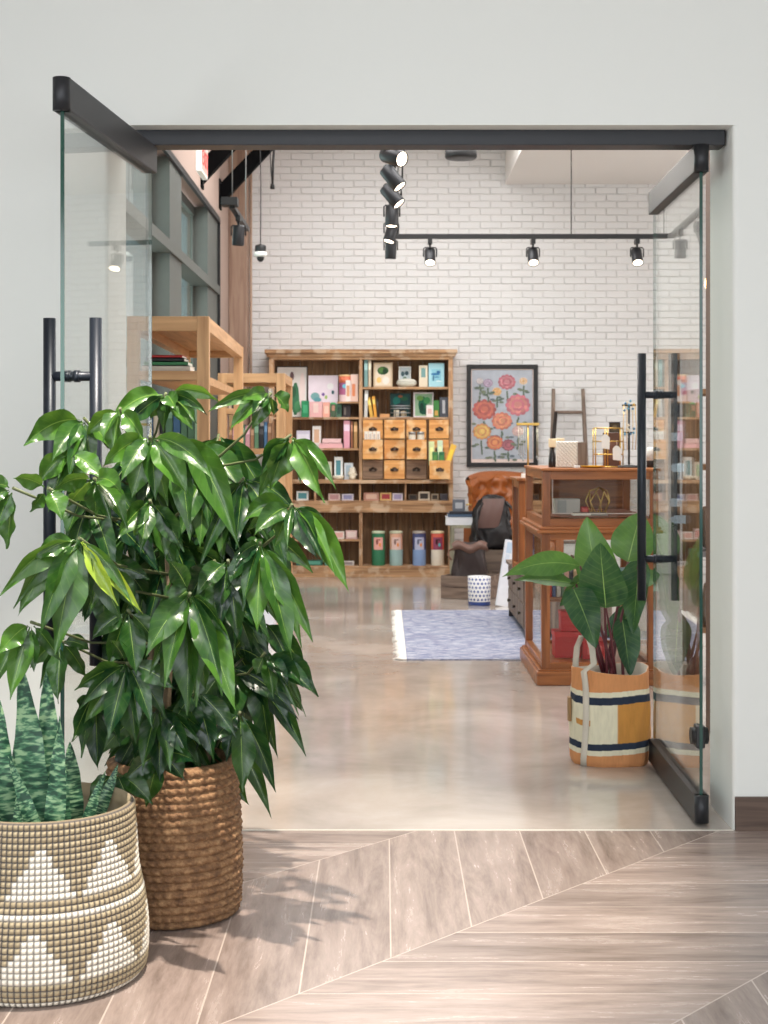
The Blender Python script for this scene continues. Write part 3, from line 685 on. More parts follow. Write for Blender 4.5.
for i, (a, b, zt, c, c2, lb) in enumerate(((298, 306, 470, (190, 214, 220), (240, 240, 240), 'pale blue card box'), (325, 331.5, 462, (226, 214, 196), (170, 196, 160), 'small cream card box'), (334, 342.5, 457, (240, 240, 238), (86, 146, 156), 'white box with a teal window'), (344, 353, 463, (214, 220, 226), (170, 190, 204), 'pale grey blue box'))):
    carton(hx(a), hx(b), yf + .04, .05, L3_, hz(zt), c, c2, '%s on the third left hutch shelf' % lb, patch=(.2, .75, .2, .85))
t = thing('shell_ornament', 'white frilly dried flower bunch at the right of the third left shelf', 'ornament', (hx(352.5), yf + .0, L3_))
m = MB(); rg = random.Random(3)
for k in range(26):
    a = rg.uniform(0, 6.28); e = rg.uniform(.3, 1.5); m.tube([(0, .02, .02), (.06 * math.cos(a) * math.cos(e), .02 + .02 * math.sin(a), .03 + .1 * math.sin(e) * rg.uniform(.6, 1))], [.003, .014], plain(238, 226, 206, .7), 6)
m.build('flower_head', None, t); m = MB(); m.lathe([(.03, 0), (.035, .03), (.025, .045)], CREAM, 16, c=(0, .02)); m.build('pot', None, t)
t = thing('bowl', 'cream bowl beside the frilly ornament', 'bowl', (hx(338), yf - .01, L3_)); m = MB(); m.lathe([(.03, 0), (.05, .01), (.062, .04), (.058, .04), (.04, .014)], CREAM, 24); m.build('bowl_body', None, t)
# cubbies
Cz = hz(500.8)
for (a, b, zt, c, c2, lb) in ((296, 308, 491.5, (238, 238, 236), (86, 150, 160), 'white card with teal drawing in the left cubby'), (328, 340, 494, (216, 190, 184), (196, 150, 150), 'dusty pink box in the second cubby'), (341.5, 353.5, 494.2, (222, 214, 226), (150, 150, 190), 'lilac soap box in the second cubby'),
    (363.5, 379, 493, (190, 140, 124), (226, 190, 170), 'brown patterned soap box in the third cubby'), (380, 391.5, 493, (226, 184, 120), (170, 60, 70), 'cream box with red flowers in the third cubby'), (392.5, 403, 493.5, (224, 214, 222), (170, 160, 196), 'pale lilac box in the third cubby'),
    (408.5, 417.8, 494.5, (96, 78, 62), (40, 36, 34), 'dark small frame in the fourth cubby'), (418.5, 430, 492, (222, 206, 184), (60, 52, 46), 'white rimmed dark card in the fourth cubby'), (431.5, 438.8, 494.2, (196, 176, 152), (70, 60, 52), 'tan rimmed dark card in the fourth cubby'), (440.5, 448, 494, (110, 104, 108), (84, 80, 90), 'grey box in the fourth cubby')):
    carton(hx(a), hx(b), yf + .03, .06, Cz, hz(zt), c, c2, lb, patch=(.15, .85, .2, .82))
# lower left shelf row and bottom row
for (a, b, zb, zt, c, c2, lb) in ((296, 309, 539.5, 531, (196, 180, 176), (150, 130, 120), 'grey box on the low left shelf'), (324, 332, 539.5, 529, (230, 206, 204), (212, 150, 150), 'pale pink box on the low left shelf'), (333, 344, 539.5, 532, (240, 228, 220), (230, 180, 170), 'cream flat box on the low left shelf'), (345.5, 357, 539.5, 531, (226, 190, 186), (240, 220, 214), 'rose flat box on the low left shelf'),
    (296, 304, 566.2, 560, (60, 130, 116), (30, 90, 84), 'teal carton at the bottom left of the hutch'), (305, 322, 566.2, 561, (40, 96, 80), (90, 160, 140), 'dark teal carton at the bottom of the hutch'), (324.5, 337, 566.2, 549, (96, 150, 124), (40, 70, 60), 'tall green patterned carton at the bottom of the hutch'), (340, 354, 566.2, 562, (216, 206, 200), (150, 140, 140), 'pale flat carton at the bottom of the hutch')):
    carton(hx(a), hx(b), yf + .03, .08, hz(zb), hz(zt), c, c2, lb, patch=(.12, .88, .2, .85))
# canisters on the bottom shelf
for (px, body, top, lab, lid, lb) in ((378.3, (56, 128, 92), (56, 128, 92), (244, 176, 166), (206, 220, 190), 'green'), (396.3, (168, 198, 196), (232, 178, 150), (236, 204, 196), (214, 214, 186), 'pale aqua'), (419.5, (140, 168, 214), (76, 84, 130), (196, 200, 226), (180, 170, 160), 'blue'), (438, (236, 226, 208), (232, 110, 90), (150, 70, 100), (240, 220, 180), 'cream and red')):
    t = thing('storage_canister', 'tall cylindrical %s canister with picture label on the bottom hutch shelf' % lb, 'canister', (hx(px), HY0 + .12, hz(566.2)), 0, 'four tall tube canisters on the bottom hutch shelf')
    m = MB(); m.lathe([(.066, 0), (.067, .004), (.067, .16)], plain(*body, .45), 32, cap=False); m.lathe([(.067, .16), (.067, .325)], plain(*top, .45), 32, cap=False); m.lathe([(.002, 0), (.066, .0)], plain(*body, .45), 32, cap=False); m.build('body', None, t)
    m = MB(); m.lathe([(.069, .322), (.069, .335), (.062, .345), (.02, .35)], plain(*lid, .4), 32); m.build('lid', None, t)
    m = MB(); m.grid(lambda i, j: Vector((.0685 * math.sin(R(-42 + i * 12)), -.0685 * math.cos(R(-42 + i * 12)), .16 + j * .025)), 8, 6, plain(*lab, .5))
    for (u, v, r1, r2, c) in ((-.012, .24, .012, .03, tuple(max(0, q - 90) for q in lab)), (.016, .21, .012, .02, (90, 180, 190) if lb[0] == 'c' else (236, 150, 80)), (.01, .26, .014, .006, tuple(max(0, q - 120) for q in lab))): m.disc(u, v, r1, r2, -.0685, plain(*c, .5), 10, .0016)
    m.build('picture_label', None, t)

# ------------------------------------------------------------------ flower picture on the wall
YA = 15.188 - .035; KA = YA / F
ax = lambda px: (px - 384) * KA
az = lambda py: EYE - (py - 441) * KA
t = thing('framed_picture', 'black framed picture of orange and pink dahlias on pale blue, on the brick wall', 'picture', ((ax(466.8) + ax(538)) / 2, YA, az(467)))
cx = (ax(466.8) + ax(538)) / 2; W2 = (ax(538) - ax(466.8)) / 2; H2 = az(364.5) - az(467); ff = .045
m = MB()
for b in ((-W2, -W2 + ff, 0, H2), (W2 - ff, W2, 0, H2), (-W2 + ff, W2 - ff, 0, ff), (-W2 + ff, W2 - ff, H2 - ff, H2)): m.box(b[0], b[1], 0, .034, b[2], b[3], plain(26, 24, 26, .4), bev=.003)
m.build('frame', None, t)
m = MB(); m.box(-W2 + ff, W2 - ff, .018, .030, ff, H2 - ff, plain(226, 206, 198, .8)); m.box(-W2 + ff + .01, W2 - ff - .01, .016, .0181, ff + .035, H2 - ff - .01, plain(172, 178, 188, .8, noise=.2)); 
rg = random.Random(5); yy = [.0155]
def bl(px, py, r1, r2, c):
    yy[0] -= .00002; c = tuple(int(q * .66 + 54) for q in c)
    m.disc(ax(px) - cx, az(py) - az(467), r1, r2, yy[0], plain(*c, .8), 8, .00002)
def flower(px, py, rad, c1, c2, stem=14):
    x = px
    for s in range(5): bl(px + rg.uniform(-.8, .8), py + rad + 2 + s * stem / 5, .010, .018, (70, 92, 70))
    for s in (-1, 1, -1.6, 1.7): bl(px + s * rad * .6, py + rad + rg.uniform(3, 9), .026, .012, rg.choice(((66, 88, 72), (96, 112, 84), (80, 96, 110))))
    for ring, (rf, n, cc) in enumerate(((.85, 12, c2), (.6, 10, c1), (.35, 8, c2), (.12, 4, c1))):
        for k in range(n):
            a = 2 * math.pi * k / n + ring * .3; v = rg.uniform(.86, 1.12)
            bl(px + rad * rf * math.cos(a), py + rad * .85 * rf * math.sin(a), rad * KA * .26, rad * KA * .24, tuple(max(0, min(255, int(q * v))) for q in cc))
for f in ((507, 382, 8.2, (214, 122, 132), (186, 80, 96), 10), (523.5, 381, 4, (240, 176, 90), (244, 206, 180), 12), (497, 391.5, 4.5, (238, 160, 80), (240, 186, 120), 10), (484.5, 409.5, 11, (214, 96, 72), (176, 66, 62), 10), (518, 405, 11.5, (226, 128, 118), (206, 94, 112), 10), (502, 421, 9.5, (236, 142, 96), (222, 110, 84), 8), (482, 431.5, 8.5, (242, 190, 84), (226, 140, 70), 14), (495, 442.5, 7.8, (236, 138, 72), (206, 88, 58), 10), (508.5, 445, 6.2, (176, 84, 96), (140, 60, 76), 8), (518, 431, 5.5, (238, 196, 190), (222, 170, 160), 12), (488, 383, 4.5, (200, 176, 206), (160, 130, 160), 14), (480, 381, 3.5, (230, 220, 214), (200, 190, 200), 18)): flower(*f)
m.build('print', None, t)

# ------------------------------------------------------------------ ladder leaning against the wall
t = thing('wooden_ladder', 'rough dark wooden ladder leaning against the brick wall', 'ladder', (0, 0, 0))
def lp(px, py, Y): return P(px, py, Y)
for (a, b) in (((553.5, 389), (551, 468)), ((583, 389), (587, 468))):
    p0 = lp(a[0], a[1], 15.13); p1 = lp(b[0], b[1], 14.98); d = (p1 - p0) / (p0.z - p1.z); foot = p0 + d * p0.z
    m = MB(); pts = [foot + (p0 - foot) * k / 6 + Vector((random.uniform(-.006, .006), 0, 0)) for k in range(7)]
    m.tube(pts, [.024, .022, .023, .021, .022, .021, .019], W_GREYZ, 8); m.build('rail', None, t)
    if a[0] < 560: Lr = (foot, p0)
    else: Rr = (foot, p0)
for hz_ in (.35, .70, 1.05, az(412.5)):
    k1 = hz_ / Lr[1].z
    m = MB(); m.tube([Lr[0].lerp(Lr[1], k1) - Vector((.0, .0, 0)), Rr[0].lerp(Rr[1], k1)], .017, W_GREY, 8); m.build('rung', None, t)
m = MB(); q0 = P(556, 412, 15.02); q1 = P(551, 468, 14.9); q2 = q1 + (q1 - q0) * ((q1.z) / (q0.z - q1.z))
m.tube([q0, q1, q2], [.018, .022, .024], plain(44, 36, 32, .6), 8)
tag(m.build('walking_stick'), 'dark wooden pole leaning beside the left ladder rail', 'pole')

# ------------------------------------------------------------------ tufted leather chair
t = thing('leather_armchair', 'tan leather armchair with button tufted back behind the bags', 'armchair', (1.17, 14.22, 0), R(14))
t.scale = (.98, .98, .965)
LEA = plain(150, 84, 38, .38, noise=.25, bump=.15)
bt = [(u, v) for r_ in range(4) for u in ((-.24, -.08, .08, .24) if r_ % 2 else (-.32, -.16, 0, .16, .32)) for v in (.56 + r_ * .13,)]
def backf(i, j):
    u = -.40 + .80 * i / 60; v = .40 + .68 * j / 48
    cr = .34 * (abs(u) / .40) ** 2.2
    pf = .07; mn = min(math.hypot(u - a, v - b) for a, b in bt)
    pf *= (1 - math.exp(-(mn / .055) ** 2)) * (1 - .5 * math.exp(-(min(abs(((u / .16 + (v - .56) / .13) + 1) % 2 - 1), abs(((u / .16 - (v - .56) / .13) + 1) % 2 - 1)) / .13) ** 2)); edge = min(1, (1.085 - .04 * (u / .4) ** 2 - v) / .05) if v > 1.0 else 1
    x = u * 1.0; y = -cr - pf * max(0, edge) + (v - .4) * .14
    z = v - (.05 * (abs(u) / .4) ** 2 if v > .9 else 0) * (v - .9) / .18
    return Vector((x, y + .16, z))
m = MB(); m.grid(backf, 61, 49, LEA); m.grid(lambda i, j: backf(i, j) + Vector((0, .13, 0)), 61, 49, LEA)
m.grid(lambda i, j: backf(i, 48) + Vector((0, .13 * j / 6, .03 * math.sin(math.pi * j / 6))), 61, 7, LEA)
for e in (0, 60): m.grid(lambda i, j: backf(e, i) + Vector((.02 * math.sin(math.pi * j / 6) * (1 if e else -1), .13 * j / 6, 0)), 49, 7, LEA)
m.build('backrest', None, t, recalc=False)
m = MB()
for u, v in bt:
    i = int(round((u + .4) / .8 * 60)); j = int(round((v - .4) / .68 * 48)); p = backf(i, j); m.lathe([(.002, -.006), (.011, -.004), (.013, 0)], plain(110, 62, 30, .4), 10, M=Matrix.Translation(p + Vector((0, -.002, 0))) @ Matrix.Rotation(R(90), 4, 'X'))
m.build('tuft_buttons', None, t)
m = MB(); m.box(-.36, .36, -.42, .20, .26, .44, LEA, bev=.05); m.build('seat', None, t)
for s in (-1, 1):
    m = MB(); m.box(s * .40 - .05, s * .40 + .05, -.42, .0, .22, .60, LEA, bev=.045); m.build('armrest', None, t)
    for y in (-.36, .2):
        m = MB(); m.tube([(s * .34, y, 0), (s * .34, y, .24)], [.016, .026], W_CHERZ, 10); m.build('leg', None, t)

# ------------------------------------------------------------------ low side table with books
t = thing('side_table', 'small grey green wooden side table beside the hutch', 'table', (.845, 13.54, 0))
GG = wood('grey_green_paint', (168, 164, 142), (136, 132, 112), 'z', .7)
m = MB(); m.box(-.24, .14, -.16, .18, .575, .60, GG, bev=.003); m.build('tabletop', None, t)
for x in (-.225, .12):
    for y in (-.14, .16):
        m = MB(); m.box(x - .014, x + .014, y - .014, y + .014, 0, .575, GG, bev=.002); m.build('leg', None, t)
m = MB(); m.box(-.225, .12, -.15, -.13, .12, .15, GG); m.build('stretcher', None, t)
book(.56, .85, 13.40, 13.62, .601, .675, (226, 226, 232), 'thick white book lying on the side table, lowest of its pile', flat=True)
book(.575, .845, 13.41, 13.61, .676, .702, (70, 92, 120), 'thin blue book on the thick white book', flat=True)
book(.59, .835, 13.42, 13.60, .703, .722, (52, 50, 58), 'thin black book on top of the side table pile', flat=True)
carton(.625, .735, 13.48, .08, .7225, .83, (96, 100, 110), (170, 172, 178), 'dark grey printed box standing on the side table books')
t = thing('glass_jar', 'small clear glass jar on the side table books', 'jar', (.77, 13.51, .7225)); m = MB(); m.lathe([(.025, 0), (.03, .005), (.03, .05), (.026, .055), (.024, .055), (.027, .05), (.027, .008)], GLASSC, 20); m.build('jar_body', None, t)
m = MB(); m.lathe([(.028, .055), (.028, .066)], GOLD, 20); m.build('lid', None, t)

# ------------------------------------------------------------------ crates and bags
def crate(x, y, w, d, h, z, rz, label, mat):
    t = thing('wooden_crate', label, 'crate', (x, y, z), rz)
    for s, nm in ((-1, 'front_panel'), (1, 'back_panel')):
        m = MB(); n = 2
        for k in range(n): m.box(-w / 2, w / 2, s * d / 2 - .008, s * d / 2 + .008, k * h / n + .002, (k + 1) * h / n - .002, mat, bev=.002)
        m.build(nm, None, t)
    for s in (-1, 1):
        m = MB()
        for k in range(2): m.box(s * w / 2 - .008, s * w / 2 + .008, -d / 2, d / 2, k * h / 2 + .002, (k + 1) * h / 2 - .002, mat, bev=.002)
        m.build('side_panel', None, t)
    m = MB(); m.box(-w / 2, w / 2, -d / 2, d / 2, 0, .012, mat); m.build('base', None, t)
crate(.755, 12.92, .40, .34, .20, 0, R(-28), 'low grey brown wooden crate on the floor under the brown bag', W_GREY)
crate(.93, 13.27, .34, .26, .40, 0, R(-8), 'taller dark wooden crate behind the patterned pot, under the black backpack', wood('dark_crate', (112, 96, 84), (72, 60, 54), 'x', .8))
def bag_mesh(w, d, h, mat, seed, top=.7, lump=.02):
    m = MB(); rg = random.Random(seed); ph = [rg.uniform(0, 6) for _ in range(8)]
    def fn(i, j):
        a = 2 * math.pi * i / 48; v = j / 30
        ca, sa = math.cos(a), math.sin(a); e = .55
        sx = math.copysign(abs(ca) ** e, ca); sy = math.copysign(abs(sa) ** e, sa)
        pr = (1 - (1 - top) * v ** 1.4) * (1 + .06 * math.sin(math.pi * v))
        if v < .08: pr *= .86 + .14 * v / .08
        if v > .93: pr *= 1 - ((v - .93) / .07) ** 2 * .6
        l = lump * (math.sin(3 * a + 5 * v + ph[0]) * .5 + math.sin(7 * a - 9 * v + ph[1]) * .35 + math.sin(11 * v + 2 * a + ph[2]) * .5 + .3 * math.sin(15 * a + 19 * v + ph[3]))
        return Vector((sx * (w / 2 * pr + l), sy * (d / 2 * pr * (1 - .3 * v) + l), h * v + lump * .6 * math.sin(2 * a + ph[4]) * v))
    V = m.grid(fn, 48, 31, mat, wrapu=True)
    m.bm.faces.new([V[i][30] for i in range(48)]); m.bm.faces.new([V[i][0] for i in range(47, -1, -1)])
    return m
DKB = plain(46, 33, 32, .5, noise=.3, bump=.3); DKB2 = plain(22, 18, 20, .42, noise=.3, bump=.3)
t = thing('leather_bag', 'dark brown slouchy leather bag standing in the low crate', 'bag', (.745, 12.90, .014), R(-8))
bag_mesh(.30, .20, .47, DKB, 4, .8, .010).build('bag_body', None, t)
m = MB(); m.grid(lambda i, j: Vector((-.14 + .30 * i / 12 + .01 * math.sin(j), -.085 - .035 * math.sin(math.pi * j / 6) + .14 * j / 6 * .2, .47 - .075 * (1 - j / 6) ** 1.2 + .02 * math.sin(i * .8))), 13, 7, plain(104, 76, 66, .5, bump=.2)); m.build('flap', None, t)
m = MB(); m.tube([(-.13, -.06, .42), (-.175, -.07, .40), (-.185, -.07, .36), (-.15, -.09, .32)], .009, plain(120, 84, 66, .5), 8); m.build('strap', None, t)
t = thing('backpack', 'black leather backpack with brown flap on the taller crate', 'backpack', (.965, 13.28, .402), R(10))
bag_mesh(.37, .25, .47, DKB2, 9, .60, .020).build('bag_body', None, t)
m = MB(); m.grid(lambda i, j: Vector((-.17 + .2 * i / 14 + .06 * (j / 10), -.105 - .03 * math.sin(math.pi * i / 14) - .02 * math.sin(math.pi * j / 10), .19 + .26 * j / 10)), 15, 11, plain(100, 74, 68, .45, bump=.25)); m.build('flap', None, t)
for s in (-1, 1):
    m = MB(); m.tube([(s * .10, -.10, .42), (s * .17, -.14, .34), (s * .18, -.15, .18), (s * .13, -.13, .05)], .014, plain(26, 22, 24, .45), 8); m.build('strap', None, t)
m = MB(); m.tube([(-.05, 0, .43), (-.03, 0, .475), (.03, 0, .475), (.05, 0, .43)], .009, DKB, 8); m.build('grab_handle', None, t)

# patterned pot
def dotmat():
    m, nt, p = newmat('blue_dot_glaze'); N = nt.nodes; L = nt.links
    tc = N.new('ShaderNodeTexCoord'); sp = N.new('ShaderNodeSeparateXYZ'); L.new(tc.outputs['Object'], sp.inputs[0])
    def mt(op, a, b=None):
        n = N.new('ShaderNodeMath'); n.operation = op
        for i, v in enumerate((a, b)):
            if v is None: continue
            if isinstance(v, (int, float)): n.inputs[i].default_value = v
            else: L.new(v, n.inputs[i])
        return n.outputs[0]
    ang = mt('ARCTAN2', sp.outputs[1], sp.outputs[0]); u = mt('MULTIPLY', ang, 18 / (2 * math.pi)); v = mt('MULTIPLY', sp.outputs[2], 30.0)
    row = mt('FLOOR', v); u2 = mt('ADD', u, mt('MULTIPLY', row, .5))
    du = mt('ABSOLUTE', mt('SUBTRACT', mt('FRACT', u2), .5)); dv = mt('ABSOLUTE', mt('SUBTRACT', mt('FRACT', v), .5))
    k = mt('LESS_THAN', mt('ADD', du, dv), .36); base = mt('LESS_THAN', sp.outputs[2], .032); k = mt('MAXIMUM', k, base)
    mx = N.new('ShaderNodeMix'); mx.data_type = 'RGBA'; L.new(k, mx.inputs[0]); mx.inputs[6].default_value = c255(236, 236, 238); mx.inputs[7].default_value = c255(52, 78, 150)
    L.new(mx.outputs[2], p.inputs['Base Color']); p.inputs['Roughness'].default_value = .3
    return m
m = MB(); m.lathe([(.088, 0), (.092, .004), (.096, .235), (.093, .238), (.086, .235), (.082, .02), (.002, .02)], None, 40)
tag(m.build('ceramic_pot', dotmat(), None, (.792, 12.35, 0)), 'white round pot with blue pattern and blue foot on the floor before the crate', 'pot')
# leaning white board
t = thing('white_board', 'white wrapped panel leaning beside the patterned pot', 'panel', P(503, 606.5, 12.22), 0); t.location.z = 0; t.rotation_euler = (R(-4), R(10.5), R(14))
m = MB(); m.box(-.06, .06, 0, .03, 0, .55, plain(226, 228, 236, .5), bev=.003); m.build('board', None, t)
m = MB(); m.box(-.045, .0, -.0015, 0, .44, .53, plain(186, 206, 226, .5)); m.box(-.045, -.01, -.0015, 0, .36, .43, plain(206, 216, 230, .5)); m.build('label_panel', None, t)

# ------------------------------------------------------------------ rug
def rugmat():
    m, nt, p = newmat('faded_blue_rug'); N = nt.nodes; L = nt.links
    tc = N.new('ShaderNodeTexCoord')
    mp = N.new('ShaderNodeMapping'); mp.inputs['Scale'].default_value = (2.2, 7, 1); L.new(tc.outputs['Object'], mp.inputs[0])
    n = N.new('ShaderNodeTexNoise'); n.inputs['Scale'].default_value = 4; n.inputs['Detail'].default_value = 10; n.inputs['Roughness'].default_value = .78; L.new(mp.outputs[0], n.inputs['Vector'])
    r = N.new('ShaderNodeValToRGB'); e = r.color_ramp.elements; e[0].position = .38; e[0].color = c255(84, 98, 136); e[1].position = .62; e[1].color = c255(190, 190, 200)
    L.new(n.outputs['Fac'], r.inputs[0])
    w_ = N.new('ShaderNodeTexVoronoi'); w_.inputs['Scale'].default_value = 5; w_.feature = 'DISTANCE_TO_EDGE'; L.new(tc.outputs['Object'], w_.inputs['Vector'])
    r2 = N.new('ShaderNodeValToRGB'); r2.color_ramp.elements[0].position = .02; r2.color_ramp.elements[0].color = (.35, .35, .35, 1); r2.color_ramp.elements[1].position = .06; r2.color_ramp.elements[1].color = (0, 0, 0, 1)
    L.new(w_.outputs[0], r2.inputs[0])
    mx = N.new('ShaderNodeMix'); mx.data_type = 'RGBA'; L.new(r2.outputs[0], mx.inputs[0]); L.new(r.outputs[0], mx.inputs[6]); mx.inputs[7].default_value = c255(84, 90, 128)
    L.new(mx.outputs[2], p.inputs['Base Color']); p.inputs['Roughness'].default_value = .95
    b = N.new('ShaderNodeBump'); b.inputs['Strength'].default_value = .5; b.inputs['Distance'].default_value = .004; L.new(n.outputs['Fac'], b.inputs['Height']); L.new(b.outputs[0], p.inputs['Normal'])
    return m
t = thing('area_rug', 'faded blue grey woven rug with cream fringe on the shop floor', 'rug', (.78, 10.55, 0))
m = MB(); rg = random.Random(8)
m.box(-.64, .78, -1.33, 1.35, .001, .008, None)
m.build('rug_field', rugmat(), t)
m = MB()
for k in range(150):
    y = -1.33 + 2.67 * k / 149; ln = rg.uniform(.05, .085); dy = rg.uniform(-.03, .03)
    m.tube([(-.64, y, .005), (-.64 - ln * .5, y + dy * .4, .006), (-.64 - ln, y + dy, .004)], [.005, .006, .003], plain(240, 236, 230, .9), 5)
tag(m.build('fringe', None, t), kind='stuff')

# ------------------------------------------------------------------ carved chest + glass case behind
t = thing('carved_chest', 'low carved grey brown drawer chest standing on the rug edge', 'chest', (1.265, 10.85, .008))
m = MB(); m.box(-.30, .30, -.66, .66, .05, .41, W_GREYZ, bev=.006); m.build('body', None, t)
m = MB(); m.box(-.32, .32, -.68, .68, .41, .435, W_GREY, bev=.004); m.build('top', None, t)
m = MB()
for k in range(3):
    y0 = -.62 + k * .42
    m.box(-.308, -.30, y0, y0 + .39, .07, .225, W_GREYZ, bev=.002); m.box(-.308, -.30, y0, y0 + .39, .24, .395, W_GREYZ, bev=.002)
m.build('drawer_fronts', None, t)
for k in range(3):
    for z in (.147, .317):
        y0 = -.62 + k * .42 + .195
        m = MB(); m.tube([(-.308, y0, z), (-.33, y0, z)], [.008, .014], BRONZE, 10); m.build('knob', None, t)
for x in (-.28, .28):
    for y in (-.64, .64):
        m = MB(); m.box(x - .02, x + .02, y - .02, y + .02, 0, .05, BLACK); m.build('foot', None, t)
t = thing('glass_case', 'tall cherry wood glass case standing on the carved chest', 'display case', (1.20, 10.52, .443))
ch = 1.105 - .443
def cframe(t, x0, x1, y0, y1, z0, z1, p, rail, nm='frame'):
    for (x, y) in ((x0, y0), (x1 - p, y0), (x0, y1 - p), (x1 - p, y1 - p)):
        m = MB(); m.box(x, x + p, y, y + p, z0, z1, W_CHERZ, bev=.003); m.build('corner_post', None, t)
    for z in (z0, z1 - rail):
        for bx, wm in (((x0 + p, x1 - p, y0 + .004, y0 + p - .004, z, z + rail), W_CHER), ((x0 + p, x1 - p, y1 - p + .004, y1 - .004, z, z + rail), W_CHER), ((x0 + .004, x0 + p - .004, y0 + p, y1 - p, z, z + rail), W_CHERY), ((x1 - p + .004, x1 - .004, y0 + p, y1 - p, z, z + rail), W_CHERY)):
            m = MB(); m.box(*bx, wm, bev=.002); m.build('rail', None, t)
    g = MB()
    g.box(x0 + p, x1 - p, y0 + p / 2 - .0015, y0 + p / 2 + .0015, z0 + rail, z1 - rail); g.box(x0 + p / 2 - .0015, x0 + p / 2 + .0015, y0 + p, y1 - p, z0 + rail, z1 - rail)
    g.box(x1 - p / 2 - .0015, x1 - p / 2 + .0015, y0 + p, y1 - p, z0 + rail, z1 - rail)
    g.build('glass_panes', GLASSC, t)
cframe(t, -.27, .25, -.27, .27, 0, ch - .02, .062, .05)
m = MB(); m.box(-.285, .27, -.285, .285, ch - .02, ch, W_CHERY, bev=.004); m.build('top', None, t)
m = MB(); m.box(-.21, .2, -.21, .21, .24, .25, W_CHERY); m.build('shelf', None, t)
m = MB(); m.box(.18, .185, -.21, .21, .05, ch - .07, W_CHERY); m.build('back_panel', None, t)

# ------------------------------------------------------------------ main display cabinet
CX0, CX1, CY0, CY1 = .848, 1.54, 8.26, 9.28
t = thing('display_cabinet', 'cherry wood glass display cabinet with glazed table case behind the right glass door', 'display cabinet', (CX0, CY0, 0))
w_, d_ = CX1 - CX0, CY1 - CY0
m = MB(); m.box(0, w_, 0, d_, 0, .078, W_CHER, bev=.008); m.box(.012, w_ - .012, .012, d_ - .012, .078, .09, W_CHER, bev=.004); m.build('plinth', None, t)
cframe(t, .03, w_ - .02, .02, d_ - .02, .09, .845, .048, .035)
m = MB(); m.box(.03, w_ - .03, .03, d_ - .03, .095, .105, W_CHER); m.build('bottom_board', None, t)
m = MB(); m.box(.07, w_ - .07, .07, d_ - .07, .46, .475, W_CHER); m.build('shelf', None, t)
m = MB(); m.box(.0, w_ + .01, -.02, d_ + .02, .848, .866, W_CHER, bev=.006); m.box(.014, w_ - .0, -.006, d_ + .006, .866, .884, W_CHER, bev=.005); m.build('ledge', None, t)
cframe(t, .034, w_ - .012, .012, d_ - .012, .884, 1.192, .045, .045)
m = MB(); m.box(.026, w_, 0, d_, 1.192, 1.210, W_CHER, bev=.006); m.build('top', None, t)
m = MB(); m.box(.06, w_ - .06, d_ - .065, d_ - .06, .94, 1.165, W_CHER); m.box(.06, w_ - .06, .06, d_ - .06, .935, .942, plain(150, 96, 74, .7)); m.build('back_panel', None, t)
m = MB()
for a, b in ((.09, .63), ): 
    for z in (.955, 1.155): m.box(a, b, .030, .0325, z, z + .004)
    for x in (a, b): m.box(x, x + .004, .030, .0325, .955, 1.159)
m.build('glass_trim', plain(200, 190, 180, .3), t)
TZ = 1.210
def at(px, Y): return (px - 384) * Y / F
# inside upper case
carton(at(555, 8.5), at(580, 8.5), 8.50, .10, .943, 1.03, (206, 204, 200), (170, 176, 178), 'silver patterned jewellery box inside the upper glass case', patch=(.1, .45, .1, .9))
carton(at(581, 8.5), at(588, 8.5), 8.48, .05, .943, .985, (196, 40, 44), (224, 90, 80), 'small red box inside the upper glass case')
t2 = thing('wire_ornament', 'gold wire jewellery ornament inside the upper glass case', 'ornament', (at(598, 8.6), 8.6, .943)); m = MB()
for k in range(7):
    a = k / 7 * 6.28; m.tube([(.04 * math.cos(a), .04 * math.sin(a), 0), (.07 * math.cos(a + .4), .05 * math.sin(a), .07), (.05 * math.cos(a + .9), .03 * math.sin(a), .13), (.01, 0, .15)], .004, GOLD, 6)
m.build('wire', None, t2); m = MB(); m.lathe([(.05, 0), (.05, .008)], GOLD, 20); m.build('base', None, t2)
for (a, b, y, lb, c) in ((572, 590, 8.36, 'white', (226, 222, 216)), (590, 606, 8.37, 'grey', (150, 146, 142))):
    m = MB(); m.box(-.05, .05, -.04, .04, 0, .014, plain(*c, .5), bev=.003); m.box(-.044, .044, -.034, .034, .014, .016, plain(70, 60, 56, .7)); tag(m.build('jewellery_tray', None, None, (at((a + b) / 2, y), y, .943)), 'flat %s jewellery tray at the front of the upper glass case' % lb, 'tray')
# inside lower case
for i, (a, b, h, c, lb) in enumerate(((549, 552, .17, (196, 60, 62), 'red'), (552.5, 556, .16, (70, 84, 130), 'navy'), (556.5, 561, .175, (206, 200, 190), 'ivory'), (561.5, 564, .15, (110, 140, 110), 'green'), (564.5, 569, .17, (214, 160, 150), 'pink'), (569.5, 573, .155, (52, 50, 58), 'black'), (573.5, 578, .165, (188, 150, 110), 'tan'))):
    book(at(a, 8.45), at(b, 8.45), 8.45, 8.58, .476, .476 + h * 1.4, c, '%s book standing on the inner shelf of the display cabinet' % lb)
t2 = thing('stacked_box', 'large red box at the bottom of the display cabinet, lower of the stack', 'box', (at(568, 8.6), 8.6, .106)); m = MB(); m.box(-.075, .075, 0, .16, 0, .12, plain(206, 44, 52, .5), bev=.003); m.build('body', None, t2); m = MB(); m.box(-.079, .079, -.004, .164, .12, .15, plain(220, 60, 66, .5), bev=.003); m.build('lid', None, t2)
